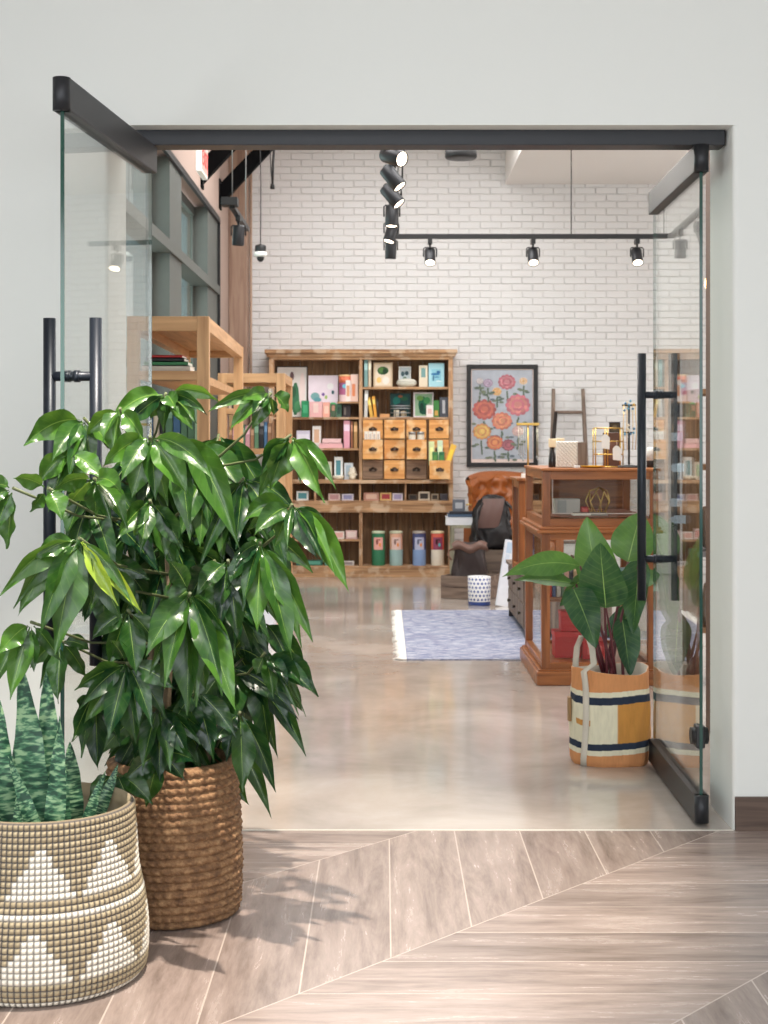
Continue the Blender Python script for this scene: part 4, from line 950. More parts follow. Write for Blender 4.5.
t2 = thing('stacked_box', 'smaller red box on top of the large red box in the display cabinet', 'box', (at(571, 8.6), 8.62, .257)); m = MB(); m.box(-.055, .055, 0, .12, 0, .09, plain(214, 52, 60, .5), bev=.003); m.build('body', None, t2); m = MB(); m.box(-.058, .058, -.003, .123, .09, .115, plain(226, 70, 74, .5), bev=.003); m.build('lid', None, t2)
carton(at(583, 8.55), at(606, 8.55), 8.55, .2, .106, .21, (206, 46, 54), (236, 110, 110), 'flat wide red box beside the red stack in the display cabinet')
carton(at(612, 8.6), at(636, 8.6), 8.60, .12, .476, .62, (150, 190, 196), (226, 232, 230), 'light blue box on the inner shelf of the display cabinet')
carton(at(560, 8.9), at(580, 8.9), 8.92, .1, .476, .66, (236, 214, 214), (226, 150, 150), 'pale pink box behind the books in the display cabinet')

# on top of the cabinet
t2 = thing('jewellery_box', 'gold framed glass jewellery tower with three tiers on the display cabinet', 'jewellery stand', (at(608, 8.5), 8.5, TZ))
m = MB(); a_ = .078; hh = .225
for sx in (-1, -.12 , 1):
    for sy in (-1, 1): m.tube([(sx * a_, sy * .05, 0), (sx * a_, sy * .05, hh)], .0035, GOLD, 6)
for z in (.004, .075, .15, hh):
    for sy in (-1, 1): m.tube([(-a_, sy * .05, z), (a_, sy * .05, z)], .0035, GOLD, 6)
    for sx in (-1, 1): m.tube([(sx * a_, -.05, z), (sx * a_, .05, z)], .0035, GOLD, 6)
m.build('wire_frame', None, t2)
g = MB()
for z in (.0725, .1475): g.box(-a_, a_, -.05, .05, z, z + .002)
g.build('glass_shelf', GLASSC, t2)
for k, (x, z) in enumerate(((-.022, .11), (.042, .045))):
    m = MB(); m.prism([(x - .022, z), (x + .022, z - .006), (x + .024, z + .06), (x + .008, z + .078), (x - .010, z + .08), (x - .024, z + .062)], -.056, -.0545, WHITE); m.tube([(x, -.055, z + .078), (x, -.053, z + .11)], .0012, CREAM, 5); tag(m.build('price_tag', None, t2), 'white hanging tag')
carton(at(604, 8.66), at(621, 8.66), 8.66, .05, TZ, TZ + .20, (96, 66, 54), (120, 84, 70), 'dark brown upright box behind the gold jewellery tower')
picture(at(609.5, 8.66), at(620.5, 8.66), 8.665, TZ + .201, TZ + .262, (40, 34, 32), (92, 80, 62), [(.5, .5, .3, .3, (130, 116, 90))], 'tiny black framed card standing on the dark brown box', fw=.006, tilt=0, wide=.012)
t2 = thing('necklace_stand', 'black necklace stand with blue stones beside the door handle', 'jewellery stand', (at(629, 8.45), 8.45, TZ))
m = MB(); m.lathe([(.066, 0), (.068, .004), (.06, .012), (.012, .016)], BLACK, 28); m.tube([(0, 0, .01), (0, 0, .36)], .006, BLACK, 8); m.tube([(-.04, 0, .355), (.04, 0, .355)], .005, BLACK, 8); m.tube([(-.03, 0, .20), (.03, 0, .20)], .004, BLACK, 8); m.build('stand', None, t2)
m = MB(); rg = random.Random(11)
for k in range(16): 
    c = rg.choice((plain(96, 160, 190, .3), plain(60, 120, 160, .3), plain(226, 214, 190, .4), GOLD))
    m.lathe([(.001, -.009), (.008, 0), (.001, .009)], c, 8, M=Matrix.Translation((rg.uniform(-.035, .035), -.012, rg.choice((.21, .24, .34, .36)) + rg.uniform(-.02, .02))))
for x in (-.03, -.012, .018, .034): m.tube([(x, -.008, .355), (x * 1.2, -.01, .2), (x, -.012, .1)], .002, GOLD, 5)
m.build('necklaces', None, t2)
QU = plain(228, 222, 212, .8)
t2 = thing('quilted_pouch', 'white quilted square pouch standing on the display cabinet', 'pouch', (at(567, 8.5), 8.5, TZ))
m = MB()
def qf(i, j):
    u, v = i / 40, j / 48
    p_ = .006 * abs(math.sin((u * 6 + v * 7) * math.pi)) * abs(math.sin((u * 6 - v * 7) * math.pi)) ** .5
    e = (min(u, 1 - u) < .001) or (min(v, 1 - v) < .001)
    return Vector((-.062 + .124 * u, -.0 - (0 if e else .018 + p_), .15 * v))
m.grid(qf, 41, 49, QU); m.box(-.062, .062, 0, .02, 0, .15, QU, bev=.003); m.build('pouch_body', None, t2, recalc=False)
m = MB(); m.box(-.026, .026, 0, .06, 0, .145, W_GREYZ, bev=.003); tag(m.build('wooden_block', None, None, (at(582.5, 8.47), 8.47, TZ)), 'grey wooden block beside the white quilted pouch', 'block')
for (px, hgt, lb, y) in ((552.5, .165, 'left', 8.58), (560.5, .168, 'right', 8.62)):
    t2 = thing('reed_bottle', 'dark bottle topped by a cream paper flower, %s of the two' % lb, 'bottle', (at(px, y), y, TZ))
    m = MB(); m.lathe([(.022, 0), (.024, .004), (.022, .06), (.010, .10), (.009, .115)], plain(40, 36, 36, .2), 20); m.build('bottle', None, t2)
    m = MB(); m.box(-.022, .022, -.018, .018, .115, hgt, plain(236, 216, 180, .7), bev=.004); m.build('paper_flower', None, t2)
t2 = thing('brass_tray', 'small round brass tray in front of the gold jewellery tower', 'tray', (at(593, 8.36), 8.36, TZ)); m = MB(); m.lathe([(.03, 0), (.06, .002), (.072, .012), (.070, .013), (.058, .005), (.01, .004)], plain(226, 176, 60, .3, .8), 32); m.build('tray_body', None, t2)
carton(at(578, 8.33) - .02, at(578, 8.33) + .012, 8.33, .02, TZ, TZ + .014, (240, 238, 232), (220, 220, 220), 'tiny white price card on the front edge of the cabinet', name='price_card', cat='card')
# things right of the door handle on the cabinet, seen through the glass
t2 = thing('pleated_lantern', 'small white and black patterned holder on the right of the cabinet top', 'candle holder', (at(651, 8.5), 8.5, TZ)); m = MB(); m.lathe([(.02, 0), (.026, .002), (.026, .04)], plain(40, 40, 42), 16, cap=False); m.lathe([(.026, .04), (.024, .11), (.018, .115)], WHITE, 16); m.build('holder', None, t2)
# earring stand on the glass case
t2 = thing('earring_stand', 'slim gold T shaped earring stand with hanging chains on the glass case', 'jewellery stand', (at(528, 10.35), 10.35, 1.105))
m = MB(); m.box(-.045, .045, -.03, .03, 0, .03, WHITE, bev=.003); m.build('base', None, t2)
m = MB(); hh = EYE - (424 - 441) * 10.35 / F - 1.105; m.tube([(0, 0, .03), (0, 0, hh)], .006, GOLD, 8); m.box(-.08, .078, -.012, .012, hh - .01, hh + .008, GOLD, bev=.002); m.build('stand_frame', None, t2)
m = MB()
for k, x in enumerate((-.065, -.05, -.035, -.02, .06, .068)):
    m.tube([(x, 0, hh), (x + .002, 0, hh - .2 - .02 * (k % 3))], .0022, plain(206, 200, 180, .3, .6), 5); m.lathe([(.001, -.01), (.008, 0), (.001, .01)], STEEL, 8, M=Matrix.Translation((x + .002, 0, hh - .21 - .02 * (k % 3))))
m.build('chains', None, t2)

# ------------------------------------------------------------------ tall oak book towers on the left
def tower(label, x0, x1, y0, y1, h, p, shelves, rz=0):
    t = thing('bookshelf', label, 'bookshelf', (x1, y0, 0), rz); w = x1 - x0; d = y1 - y0
    for (x, y) in ((-w, 0), (-p, 0), (-w, d - p), (-p, d - p)):
        m = MB(); m.box(x, x + p, y, y + p, 0, h, W_OAK, bev=.003); m.build('post', None, t)
    m = MB()
    m.box(-w + p, -p, .003, p - .003, h - .075, h - .001, W_OAKX, bev=.002); m.box(-w + p, -p, d - p + .003, d - .003, h - .075, h - .001, W_OAKX, bev=.002)
    m.box(-w + .003, -w + p - .003, p, d - p, h - .075, h - .001, W_OAKY, bev=.002); m.box(-p + .003, -.003, p, d - p, h - .075, h - .001, W_OAKY, bev=.002)
    m.box(-w + p, -p, p, d - p, h - .03, h - .004, W_OAKY); m.build('top_frame', None, t)
    for z in shelves:
        m = MB(); m.box(-w + p, -p, .004, d - .004, z - .045, z, W_OAKX, bev=.002); m.build('shelf', None, t)
    return t
tower('tall pale oak open bookshelf nearest the glass doors, behind the umbrella plant', -1.314, -.895, 7.6, 10.1, 2.0, .062, (.12, .55, .98, 1.36, 1.72), R(1.4))
for i, (z, dz, a, b, c, lb) in enumerate(((1.722, .028, -1.25, -1.0, (214, 208, 200), 'thick white book lowest in the pile on the top shelf of the near bookshelf'), (1.751, .02, -1.24, -1.01, (60, 132, 88), 'green book in the pile on the near bookshelf'), (1.772, .018, -1.22, -1.03, (40, 40, 44), 'black book in the pile on the near bookshelf'), (1.791, .014, -1.2, -1.04, (190, 50, 50), 'red book topmost in the pile on the near bookshelf'))):
    book(a, b, 7.66, 7.86, z, z + dz, c, lb, flat=True)
ORD = 'first second third fourth fifth sixth seventh eighth ninth tenth eleventh twelfth thirteenth fourteenth'.split(); CN = ['black', 'red', 'cream', 'blue', 'brown', 'yellow', 'green', 'pink']
cs = [(30, 30, 34), (206, 60, 60), (226, 214, 196), (70, 110, 150), (150, 110, 80), (224, 180, 90), (90, 130, 100), (200, 150, 160)]
rg = random.Random(21)
for sz, hh in ((1.362, .26), (.982, .27), (.552, .3)):
    x = -1.245
    for k in range(9):
        w2 = rg.uniform(.022, .04)
        if x + w2 > -.965: break
        ci = rg.randrange(8); nmc = ORD[k]; sn_ = {1.362: 'second highest', .982: 'middle', .552: 'low'}[sz]
        book(x, x + w2, 7.64, 7.82, sz, sz + hh * rg.uniform(.7, 1), cs[ci], '%s upright book, %s from left on the %s shelf of near bookshelf' % (CN[ci], nmc, sn_), 'upright books on the near oak bookshelf'); x += w2 + .002
tower('shorter pale oak open bookshelf beside the hutch, behind the umbrella plant', -1.32, -.786, 11.8, 12.75, 1.9, .07, (.12, .5, .93, 1.30, 1.62), 0)
for sz, hh, gp in ((1.622, .16, 'upper'), (1.302, .22, 'middle'), (.932, .2, 'lower')):
    x = -1.24
    for k in range(14):
        w2 = rg.uniform(.02, .04)
        if x + w2 > -.865: break
        ci = rg.randrange(8)
        book(x, x + w2, 11.86, 12.02, sz, sz + hh * rg.uniform(.75, 1), cs[ci], '%s upright book, %s from left on the %s shelf of the shorter bookshelf' % (CN[ci], ORD[k], gp), 'upright books on the %s shelf of the shorter oak bookshelf' % gp); x += w2 + .002
# white pedestal panels between
t = thing('display_pedestal', 'white rectangular display pedestal half hidden behind the umbrella plant', 'pedestal', (-.93, 10.95, 0))
m = MB(); m.box(-.13, .13, -.13, .13, .0, .86, plain(232, 232, 240, .5), bev=.004); m.build('column', None, t)
m = MB(); m.box(-.14, .14, -.14, .14, .86, .885, WHITE, bev=.003); m.build('top', None, t)

# ------------------------------------------------------------------ things right of the right door
m = MB(); m.box(1.515, 1.60, 6.9, 7.0, 0, 2.95, plain(92, 68, 54, .6), bev=.004); tag(m.build('timber_post'), 'dark brown timber post seen through the gap right of the glass door', 'post')
t = thing('wall_shelf_unit', 'dark shelving with woven goods in the gap right of the glass door', 'shelf unit', (1.95, 8.4, 0))
for z in (.3, .72, 1.2, 1.62):
    m = MB(); m.box(-.22, .5, -.2, .2, z, z + .03, W_HBACK if z != .72 else plain(120, 116, 118, .5), bev=.002); m.build('shelf', None, t)
for x in (-.21, .48):
    m = MB(); m.box(x - .015, x + .015, -.19, .19, 0, 1.65, W_HBACK); m.build('upright', None, t)
m = MB(); m.lathe([(.09, 0), (.12, .02), (.13, .2), (.11, .24)], plain(224, 214, 206, .8), 24); tag(m.build('woven_basket', None, None, (1.91, 8.37, .751)), 'pale woven basket on the shelf right of the glass door', 'basket')
m = MB(); m.lathe([(.1, 0), (.12, .06), (.10, .22), (.04, .3)], plain(238, 236, 232, .8), 20); tag(m.build('white_vase', None, None, (1.90, 8.36, .331)), 'white cloth covered vase on the low shelf right of the glass door', 'vase')
# ================================================================== PLANTS
def leafmat(name, dark, light, rib, rough=.28, ribw=.035, vein=.35, veins=9, spots=0, young=(150, 176, 60)):
    m, nt, p = newmat(name); N = nt.nodes; L = nt.links
    def mt(op, a, b=None):
        n = N.new('ShaderNodeMath'); n.operation = op
        for i, v in enumerate((a, b)):
            if v is None: continue
            if isinstance(v, (int, float)): n.inputs[i].default_value = v
            else: L.new(v, n.inputs[i])
        return n.outputs[0]
    at_ = N.new('ShaderNodeAttribute'); at_.attribute_name = 'leafuv'; sp = N.new('ShaderNodeSeparateXYZ'); L.new(at_.outputs['Vector'], sp.inputs[0])
    u, v, h = sp.outputs[0], sp.outputs[1], sp.outputs[2]      # u -1..1 across, v 0..1 along, h tone, dark to light
    au = mt('ABSOLUTE', u)
    tc = N.new('ShaderNodeTexCoord'); n = N.new('ShaderNodeTexNoise'); n.inputs['Scale'].default_value = 22; n.inputs['Detail'].default_value = 5; L.new(tc.outputs['Object'], n.inputs['Vector'])
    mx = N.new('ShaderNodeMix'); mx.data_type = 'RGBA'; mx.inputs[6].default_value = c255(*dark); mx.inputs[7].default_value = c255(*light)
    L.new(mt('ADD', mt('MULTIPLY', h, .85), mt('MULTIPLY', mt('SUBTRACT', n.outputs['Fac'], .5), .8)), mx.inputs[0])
    yg = N.new('ShaderNodeMix'); yg.data_type = 'RGBA'; L.new(mt('GREATER_THAN', h, 1.5), yg.inputs[0]); L.new(mx.outputs[2], yg.inputs[6]); yg.inputs[7].default_value = c255(*young)
    mx.clamp_factor = True
    ph = mt('MULTIPLY', mt('SUBTRACT', v, mt('MULTIPLY', au, .16)), float(veins)); fr = mt('ABSOLUTE', mt('SUBTRACT', mt('FRACT', ph), .5))
    vn = mt('MULTIPLY', mt('LESS_THAN', fr, .07), vein)
    rb = mt('LESS_THAN', au, mt('MULTIPLY', mt('SUBTRACT', 1.25, v), ribw))
    k = mt('MAXIMUM', vn, rb)
    m2 = N.new('ShaderNodeMix'); m2.data_type = 'RGBA'; L.new(k, m2.inputs[0]); L.new(yg.outputs[2], m2.inputs[6]); m2.inputs[7].default_value = c255(*rib)
    L.new(m2.outputs[2], p.inputs['Base Color']); p.inputs['Roughness'].default_value = rough
    p.inputs['Specular IOR Level'].default_value = .6
    b = N.new('ShaderNodeBump'); b.inputs['Strength'].default_value = .3; b.inputs['Distance'].default_value = .003
    L.new(mt('ADD', mt('MULTIPLY', fr, .35), mt('MULTIPLY', n.outputs['Fac'], .8)), b.inputs['Height']); L.new(b.outputs[0], p.inputs['Normal'])
    tr = N.new('ShaderNodeBsdfTranslucent'); gm = N.new('ShaderNodeHueSaturation'); gm.inputs['Hue'].default_value = .47; gm.inputs['Value'].default_value = 1.7; L.new(m2.outputs[2], gm.inputs['Color']); L.new(gm.outputs[0], tr.inputs[0]); ms = N.new('ShaderNodeMixShader'); ms.inputs[0].default_value = .24
    o = [x for x in N if x.type == 'OUTPUT_MATERIAL'][0]; L.new(p.outputs[0], ms.inputs[1]); L.new(tr.outputs[0], ms.inputs[2]); L.new(ms.outputs[0], o.inputs[0])
    return m

class Foliage:
    def __init__(s): s.v = []; s.f = []; s.uv = []
    def leaf(s, b, t, hw, arch=.12, roll=0, fold=.25, wave=.06, hue=None, shape='ellip', rg=random, n=14, archdir=None, petiole=.0, view=None):
        b, t = Vector(b), Vector(t); ax_ = t - b; Ln = ax_.length
        vdir = view or Vector((b.x, b.y, b.z - EYE)).normalized()
        up = archdir or Vector((0, 0, 1))
        c = (b + t) / 2 + up * Ln * arch
        h = rg.uniform(0, 1) if hue is None else hue
        i0 = len(s.v); ph = rg.uniform(0, 6)
        for i in range(n + 1):
            q = i / n; pt = b * (1 - q) ** 2 + c * 2 * q * (1 - q) + t * q * q
            tg = ((c - b) * (1 - q) + (t - c) * q).normalized()
            sd = tg.cross(vdir)
            if sd.length < .05: sd = tg.cross(Vector((0, 0, 1)))
            sd.normalize(); nr = sd.cross(tg).normalized()
            r_ = roll + .25 * math.sin(q * 2 + ph)
            sd2 = sd * math.cos(r_) + nr * math.sin(r_); nr2 = sd2.cross(tg).normalized()
            e = max(0, (q - petiole) / (1 - petiole))
            if shape == 'ellip': wv = math.sin(math.pi * min(1, e ** .84)) ** 1.0 * (1 - .45 * e ** 4)
            elif shape == 'ovate': wv = math.sin(math.pi * min(1, e ** .62)) ** .72
            else: wv = (1 - e ** 5) * (.72 + .28 * math.sin(math.pi * min(1, .25 + e)))
            wv = max(wv, .02) * hw
            if e <= 0 and petiole: wv = .012 * hw + .0015
            for k in range(7):
                u = (k - 3) / 3; a = abs(u)
                pp = pt + sd2 * wv * u * (1 - .1 * fold * a) + nr2 * (-wv * fold * a ** 1.2 + wave * hw * a * a * math.sin(q * 17 + ph + (0 if u > 0 else 1.7)))
                s.v.append(pp); s.uv.append((u, q, h))
        for i in range(n):
            for k in range(6):
                a = i0 + i * 7 + k; s.f.append((a, a + 1, a + 8, a + 7))
    def build(s, name, mat, parent, origin):
        o = Vector(origin); me = bpy.data.meshes.new(name); me.from_pydata([v - o for v in s.v], [], s.f)
        a = me.attributes.new('leafuv', 'FLOAT_VECTOR', 'POINT')
        a.data.foreach_set('vector', [x for u in s.uv for x in u])
        me.polygons.foreach_set('use_smooth', [True] * len(me.polygons)); me.materials.append(mat)
        ob = bpy.data.objects.new(name, me); COL.objects.link(ob); ob.parent = parent; return ob

# ------------------------------------------------------------------ umbrella plant
rg = random.Random(42)
PC = Vector((-.614, 4.312, 0))
up_ = thing('umbrella_plant', 'large glossy green umbrella plant growing in the brown rope basket', 'plant', (PC.x, PC.y, .0))
LM = leafmat('umbrella_leaf', (10, 48, 26), (80, 126, 40), (130, 160, 74), .28, .028, .07)
STEM = plain(84, 92, 58, .6, noise=.3); BARK = plain(112, 96, 74, .8, noise=.3, bump=.4)
# hub (px, py, Y) then its leaves (tip px, py, half width px, hue, arch); low hues put shade into lower leaves
C = [
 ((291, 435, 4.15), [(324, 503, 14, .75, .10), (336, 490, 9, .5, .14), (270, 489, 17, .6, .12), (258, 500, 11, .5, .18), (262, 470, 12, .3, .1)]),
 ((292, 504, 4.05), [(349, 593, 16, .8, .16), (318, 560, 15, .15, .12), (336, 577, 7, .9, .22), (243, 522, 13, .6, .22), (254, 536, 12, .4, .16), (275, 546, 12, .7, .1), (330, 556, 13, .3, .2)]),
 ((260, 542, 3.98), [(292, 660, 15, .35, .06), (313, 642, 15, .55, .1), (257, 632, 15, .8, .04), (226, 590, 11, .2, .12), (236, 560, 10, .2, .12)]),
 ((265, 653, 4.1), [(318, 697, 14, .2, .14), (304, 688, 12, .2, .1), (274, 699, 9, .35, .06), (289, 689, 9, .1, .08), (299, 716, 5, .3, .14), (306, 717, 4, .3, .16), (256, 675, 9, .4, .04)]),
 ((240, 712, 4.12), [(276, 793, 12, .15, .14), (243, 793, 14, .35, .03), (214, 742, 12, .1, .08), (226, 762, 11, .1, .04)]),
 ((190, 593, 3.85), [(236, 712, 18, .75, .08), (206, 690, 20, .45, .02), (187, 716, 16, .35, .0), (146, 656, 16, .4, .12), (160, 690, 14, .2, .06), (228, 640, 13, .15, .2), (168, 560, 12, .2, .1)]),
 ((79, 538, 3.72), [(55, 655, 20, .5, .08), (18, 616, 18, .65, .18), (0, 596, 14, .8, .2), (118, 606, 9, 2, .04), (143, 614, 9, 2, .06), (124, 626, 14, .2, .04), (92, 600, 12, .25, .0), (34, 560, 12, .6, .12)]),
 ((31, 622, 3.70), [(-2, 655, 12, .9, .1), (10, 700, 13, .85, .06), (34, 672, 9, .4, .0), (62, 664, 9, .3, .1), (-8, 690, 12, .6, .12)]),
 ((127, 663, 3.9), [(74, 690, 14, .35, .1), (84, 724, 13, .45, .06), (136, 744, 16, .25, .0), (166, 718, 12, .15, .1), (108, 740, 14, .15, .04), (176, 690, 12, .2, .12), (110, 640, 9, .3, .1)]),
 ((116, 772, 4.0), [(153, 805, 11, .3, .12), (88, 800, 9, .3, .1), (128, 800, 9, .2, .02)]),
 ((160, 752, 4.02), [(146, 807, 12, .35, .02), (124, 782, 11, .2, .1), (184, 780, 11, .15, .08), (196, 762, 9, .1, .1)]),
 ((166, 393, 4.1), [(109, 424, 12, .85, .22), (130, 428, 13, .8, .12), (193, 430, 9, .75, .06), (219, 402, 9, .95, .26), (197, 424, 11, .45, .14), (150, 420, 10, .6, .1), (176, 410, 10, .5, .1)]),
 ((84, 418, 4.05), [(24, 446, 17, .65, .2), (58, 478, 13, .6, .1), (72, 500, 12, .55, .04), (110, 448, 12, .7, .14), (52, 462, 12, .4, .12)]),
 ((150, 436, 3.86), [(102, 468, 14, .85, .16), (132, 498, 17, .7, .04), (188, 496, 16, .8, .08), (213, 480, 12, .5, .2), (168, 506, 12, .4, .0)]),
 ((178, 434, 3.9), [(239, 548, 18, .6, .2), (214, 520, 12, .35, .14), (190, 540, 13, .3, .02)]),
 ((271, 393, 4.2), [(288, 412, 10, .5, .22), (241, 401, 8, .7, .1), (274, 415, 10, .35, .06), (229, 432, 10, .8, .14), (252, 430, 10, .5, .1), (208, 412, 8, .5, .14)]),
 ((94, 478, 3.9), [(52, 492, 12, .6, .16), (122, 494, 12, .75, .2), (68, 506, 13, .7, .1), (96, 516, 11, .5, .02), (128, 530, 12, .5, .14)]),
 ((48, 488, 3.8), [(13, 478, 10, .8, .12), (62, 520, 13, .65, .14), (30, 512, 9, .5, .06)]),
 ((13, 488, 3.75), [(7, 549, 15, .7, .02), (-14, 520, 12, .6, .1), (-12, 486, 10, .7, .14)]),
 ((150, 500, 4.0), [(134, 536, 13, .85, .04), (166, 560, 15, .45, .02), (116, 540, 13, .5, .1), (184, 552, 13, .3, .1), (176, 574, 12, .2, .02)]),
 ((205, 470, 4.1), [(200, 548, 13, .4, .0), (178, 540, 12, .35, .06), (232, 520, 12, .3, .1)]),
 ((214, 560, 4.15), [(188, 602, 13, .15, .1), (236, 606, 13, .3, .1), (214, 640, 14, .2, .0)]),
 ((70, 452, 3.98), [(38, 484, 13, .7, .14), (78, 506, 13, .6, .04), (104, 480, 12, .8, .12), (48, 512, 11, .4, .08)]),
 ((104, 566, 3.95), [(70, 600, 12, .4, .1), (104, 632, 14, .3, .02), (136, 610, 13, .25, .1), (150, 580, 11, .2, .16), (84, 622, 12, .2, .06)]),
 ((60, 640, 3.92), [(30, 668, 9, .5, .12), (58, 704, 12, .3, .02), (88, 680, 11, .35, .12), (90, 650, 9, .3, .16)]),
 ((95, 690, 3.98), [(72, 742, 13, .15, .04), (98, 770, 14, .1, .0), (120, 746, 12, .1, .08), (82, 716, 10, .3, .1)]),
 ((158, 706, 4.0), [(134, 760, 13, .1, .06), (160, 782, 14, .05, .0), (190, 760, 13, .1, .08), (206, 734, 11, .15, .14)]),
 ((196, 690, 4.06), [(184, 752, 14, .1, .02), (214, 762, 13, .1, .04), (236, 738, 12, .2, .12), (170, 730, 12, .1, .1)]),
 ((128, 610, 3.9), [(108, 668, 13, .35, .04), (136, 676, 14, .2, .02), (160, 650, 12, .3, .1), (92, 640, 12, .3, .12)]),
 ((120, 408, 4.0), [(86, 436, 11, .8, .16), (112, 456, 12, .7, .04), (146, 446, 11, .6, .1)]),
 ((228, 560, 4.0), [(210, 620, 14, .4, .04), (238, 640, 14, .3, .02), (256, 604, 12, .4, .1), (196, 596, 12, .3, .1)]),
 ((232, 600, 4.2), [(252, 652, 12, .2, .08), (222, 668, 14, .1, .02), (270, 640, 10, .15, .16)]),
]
hubs = []
for hi, ((hxp, hyp, hY), lv) in enumerate(C):
    hub = P(hxp, hyp, hY); hubs.append(hub); fo = Foliage()
    ex = []
    for k in range(len(lv) - 1):
        if rg.random() < .55:
            a_, b_ = lv[k], lv[k + 1]; ex.append(((a_[0] + b_[0]) / 2 + rg.uniform(-5, 5), (a_[1] + b_[1]) / 2 + rg.uniform(-8, 4), min(a_[2], b_[2]) * .8, rg.uniform(.1, .6), rg.uniform(.06, .2)))
    for (tx, ty, hw, hue, arch) in lv + ex:
        arch = arch * 1.25 + .02
        dx = tx - hxp; dY = rg.uniform(-.10, .06) - .0006 * abs(dx)
        tip = P(tx, ty, max(hY + dY, 3.6)); dr = (tip - hub).normalized()
        b = hub + dr * .012
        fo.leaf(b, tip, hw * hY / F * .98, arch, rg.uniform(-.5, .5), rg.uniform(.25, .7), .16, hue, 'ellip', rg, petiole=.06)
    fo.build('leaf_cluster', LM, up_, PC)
# inner leaves, deeper in the crown, shade painted in by darker hues
def inside(px, py):
    return ((px - 176) / 92) ** 2 + ((py - 590) / 165) ** 2 < 1 or ((px - 160) / 88) ** 2 + ((py - 480) / 62) ** 2 < 1
n = 0
while n < 64:
    px, py = rg.uniform(76, 268), rg.uniform(432, 756)
    if not inside(px, py): continue
    if px < 120 and py > 560 and rg.random() < .75: continue
    n += 1
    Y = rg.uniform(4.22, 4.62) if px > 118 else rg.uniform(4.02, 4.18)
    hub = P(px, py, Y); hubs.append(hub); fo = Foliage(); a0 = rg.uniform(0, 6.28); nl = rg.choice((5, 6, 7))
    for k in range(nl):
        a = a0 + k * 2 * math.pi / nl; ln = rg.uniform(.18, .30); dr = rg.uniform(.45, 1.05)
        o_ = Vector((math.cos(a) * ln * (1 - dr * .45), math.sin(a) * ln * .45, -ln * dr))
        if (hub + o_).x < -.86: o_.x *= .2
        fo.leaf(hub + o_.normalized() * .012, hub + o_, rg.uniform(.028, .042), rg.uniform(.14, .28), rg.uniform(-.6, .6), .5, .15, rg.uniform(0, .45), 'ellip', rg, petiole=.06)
    fo.build('leaf_cluster', LM, up_, PC)
# trunks, branches and petioles
trunks = [[Vector((-.66, 4.34, .36)), Vector((-.68, 4.33, .7)), Vector((-.66, 4.32, 1.0)), Vector((-.70, 4.3, 1.3))],
          [Vector((-.58, 4.36, .36)), Vector((-.55, 4.37, .65)), Vector((-.58, 4.34, .95)), Vector((-.52, 4.32, 1.28))],
          [Vector((-.62, 4.28, .36)), Vector((-.62, 4.24, .6)), Vector((-.60, 4.2, .85)), Vector((-.62, 4.2, 1.12))],
          [Vector((-.53, 4.32, .36)), Vector((-.48, 4.30, .62)), Vector((-.42, 4.26, .86)), Vector((-.36, 4.22, 1.05))]]
m = MB()
for t in trunks: m.tube([v - PC for v in t], [.014, .012, .009, .006], BARK, 8)
tk = m.build('trunk', None, up_)
m = MB(); nodes = [t[a].lerp(t[a + 1], k / 4) for t in trunks for a in range(3) for k in range(5)]
for h in hubs:
    c = [q for q in nodes if q.z < h.z - .02] or nodes
    s_ = min(c, key=lambda q: (q - h).length + .6 * abs((h.z - q.z) - .14))
    mid = (s_ + h) / 2 + Vector((0, 0, -.03)) + (h - s_) * .1
    m.tube([v - PC for v in (s_, s_.lerp(mid, .5), mid, mid.lerp(h, .6), h)], [.005, .0042, .0036, .0034, .0045], STEM, 6)
m.build('branches', None, up_)
m = MB(); m.lathe([(.002, .372), (.15, .372), (.166, .36)], SOIL, 30, cap=False); m.build('soil', None, up_)

# brown rope basket
def ropemat():
    m, nt, p = newmat('twisted_seagrass_rope'); N = nt.nodes; L = nt.links
    tc = N.new('ShaderNodeTexCoord'); n = N.new('ShaderNodeTexNoise'); n.inputs['Scale'].default_value = 38; n.inputs['Detail'].default_value = 7; n.inputs['Roughness'].default_value = .7
    L.new(tc.outputs['Object'], n.inputs['Vector'])
    r = N.new('ShaderNodeValToRGB'); e = r.color_ramp.elements; e[0].position = .30; e[0].color = c255(86, 60, 42); e[1].position = .72; e[1].color = c255(186, 148, 108)
    k = e.new(.5); k.color = c255(138, 102, 70); L.new(n.outputs['Fac'], r.inputs[0]); L.new(r.outputs[0], p.inputs['Base Color'])
    p.inputs['Roughness'].default_value = .8
    b = N.new('ShaderNodeBump'); b.inputs['Strength'].default_value = .7; b.inputs['Distance'].default_value = .004; n2 = N.new('ShaderNodeTexNoise'); n2.inputs['Scale'].default_value = 160; L.new(tc.outputs['Object'], n2.inputs['Vector']); L.new(n2.outputs['Fac'], b.inputs['Height']); L.new(b.outputs[0], p.inputs['Normal'])
    return m
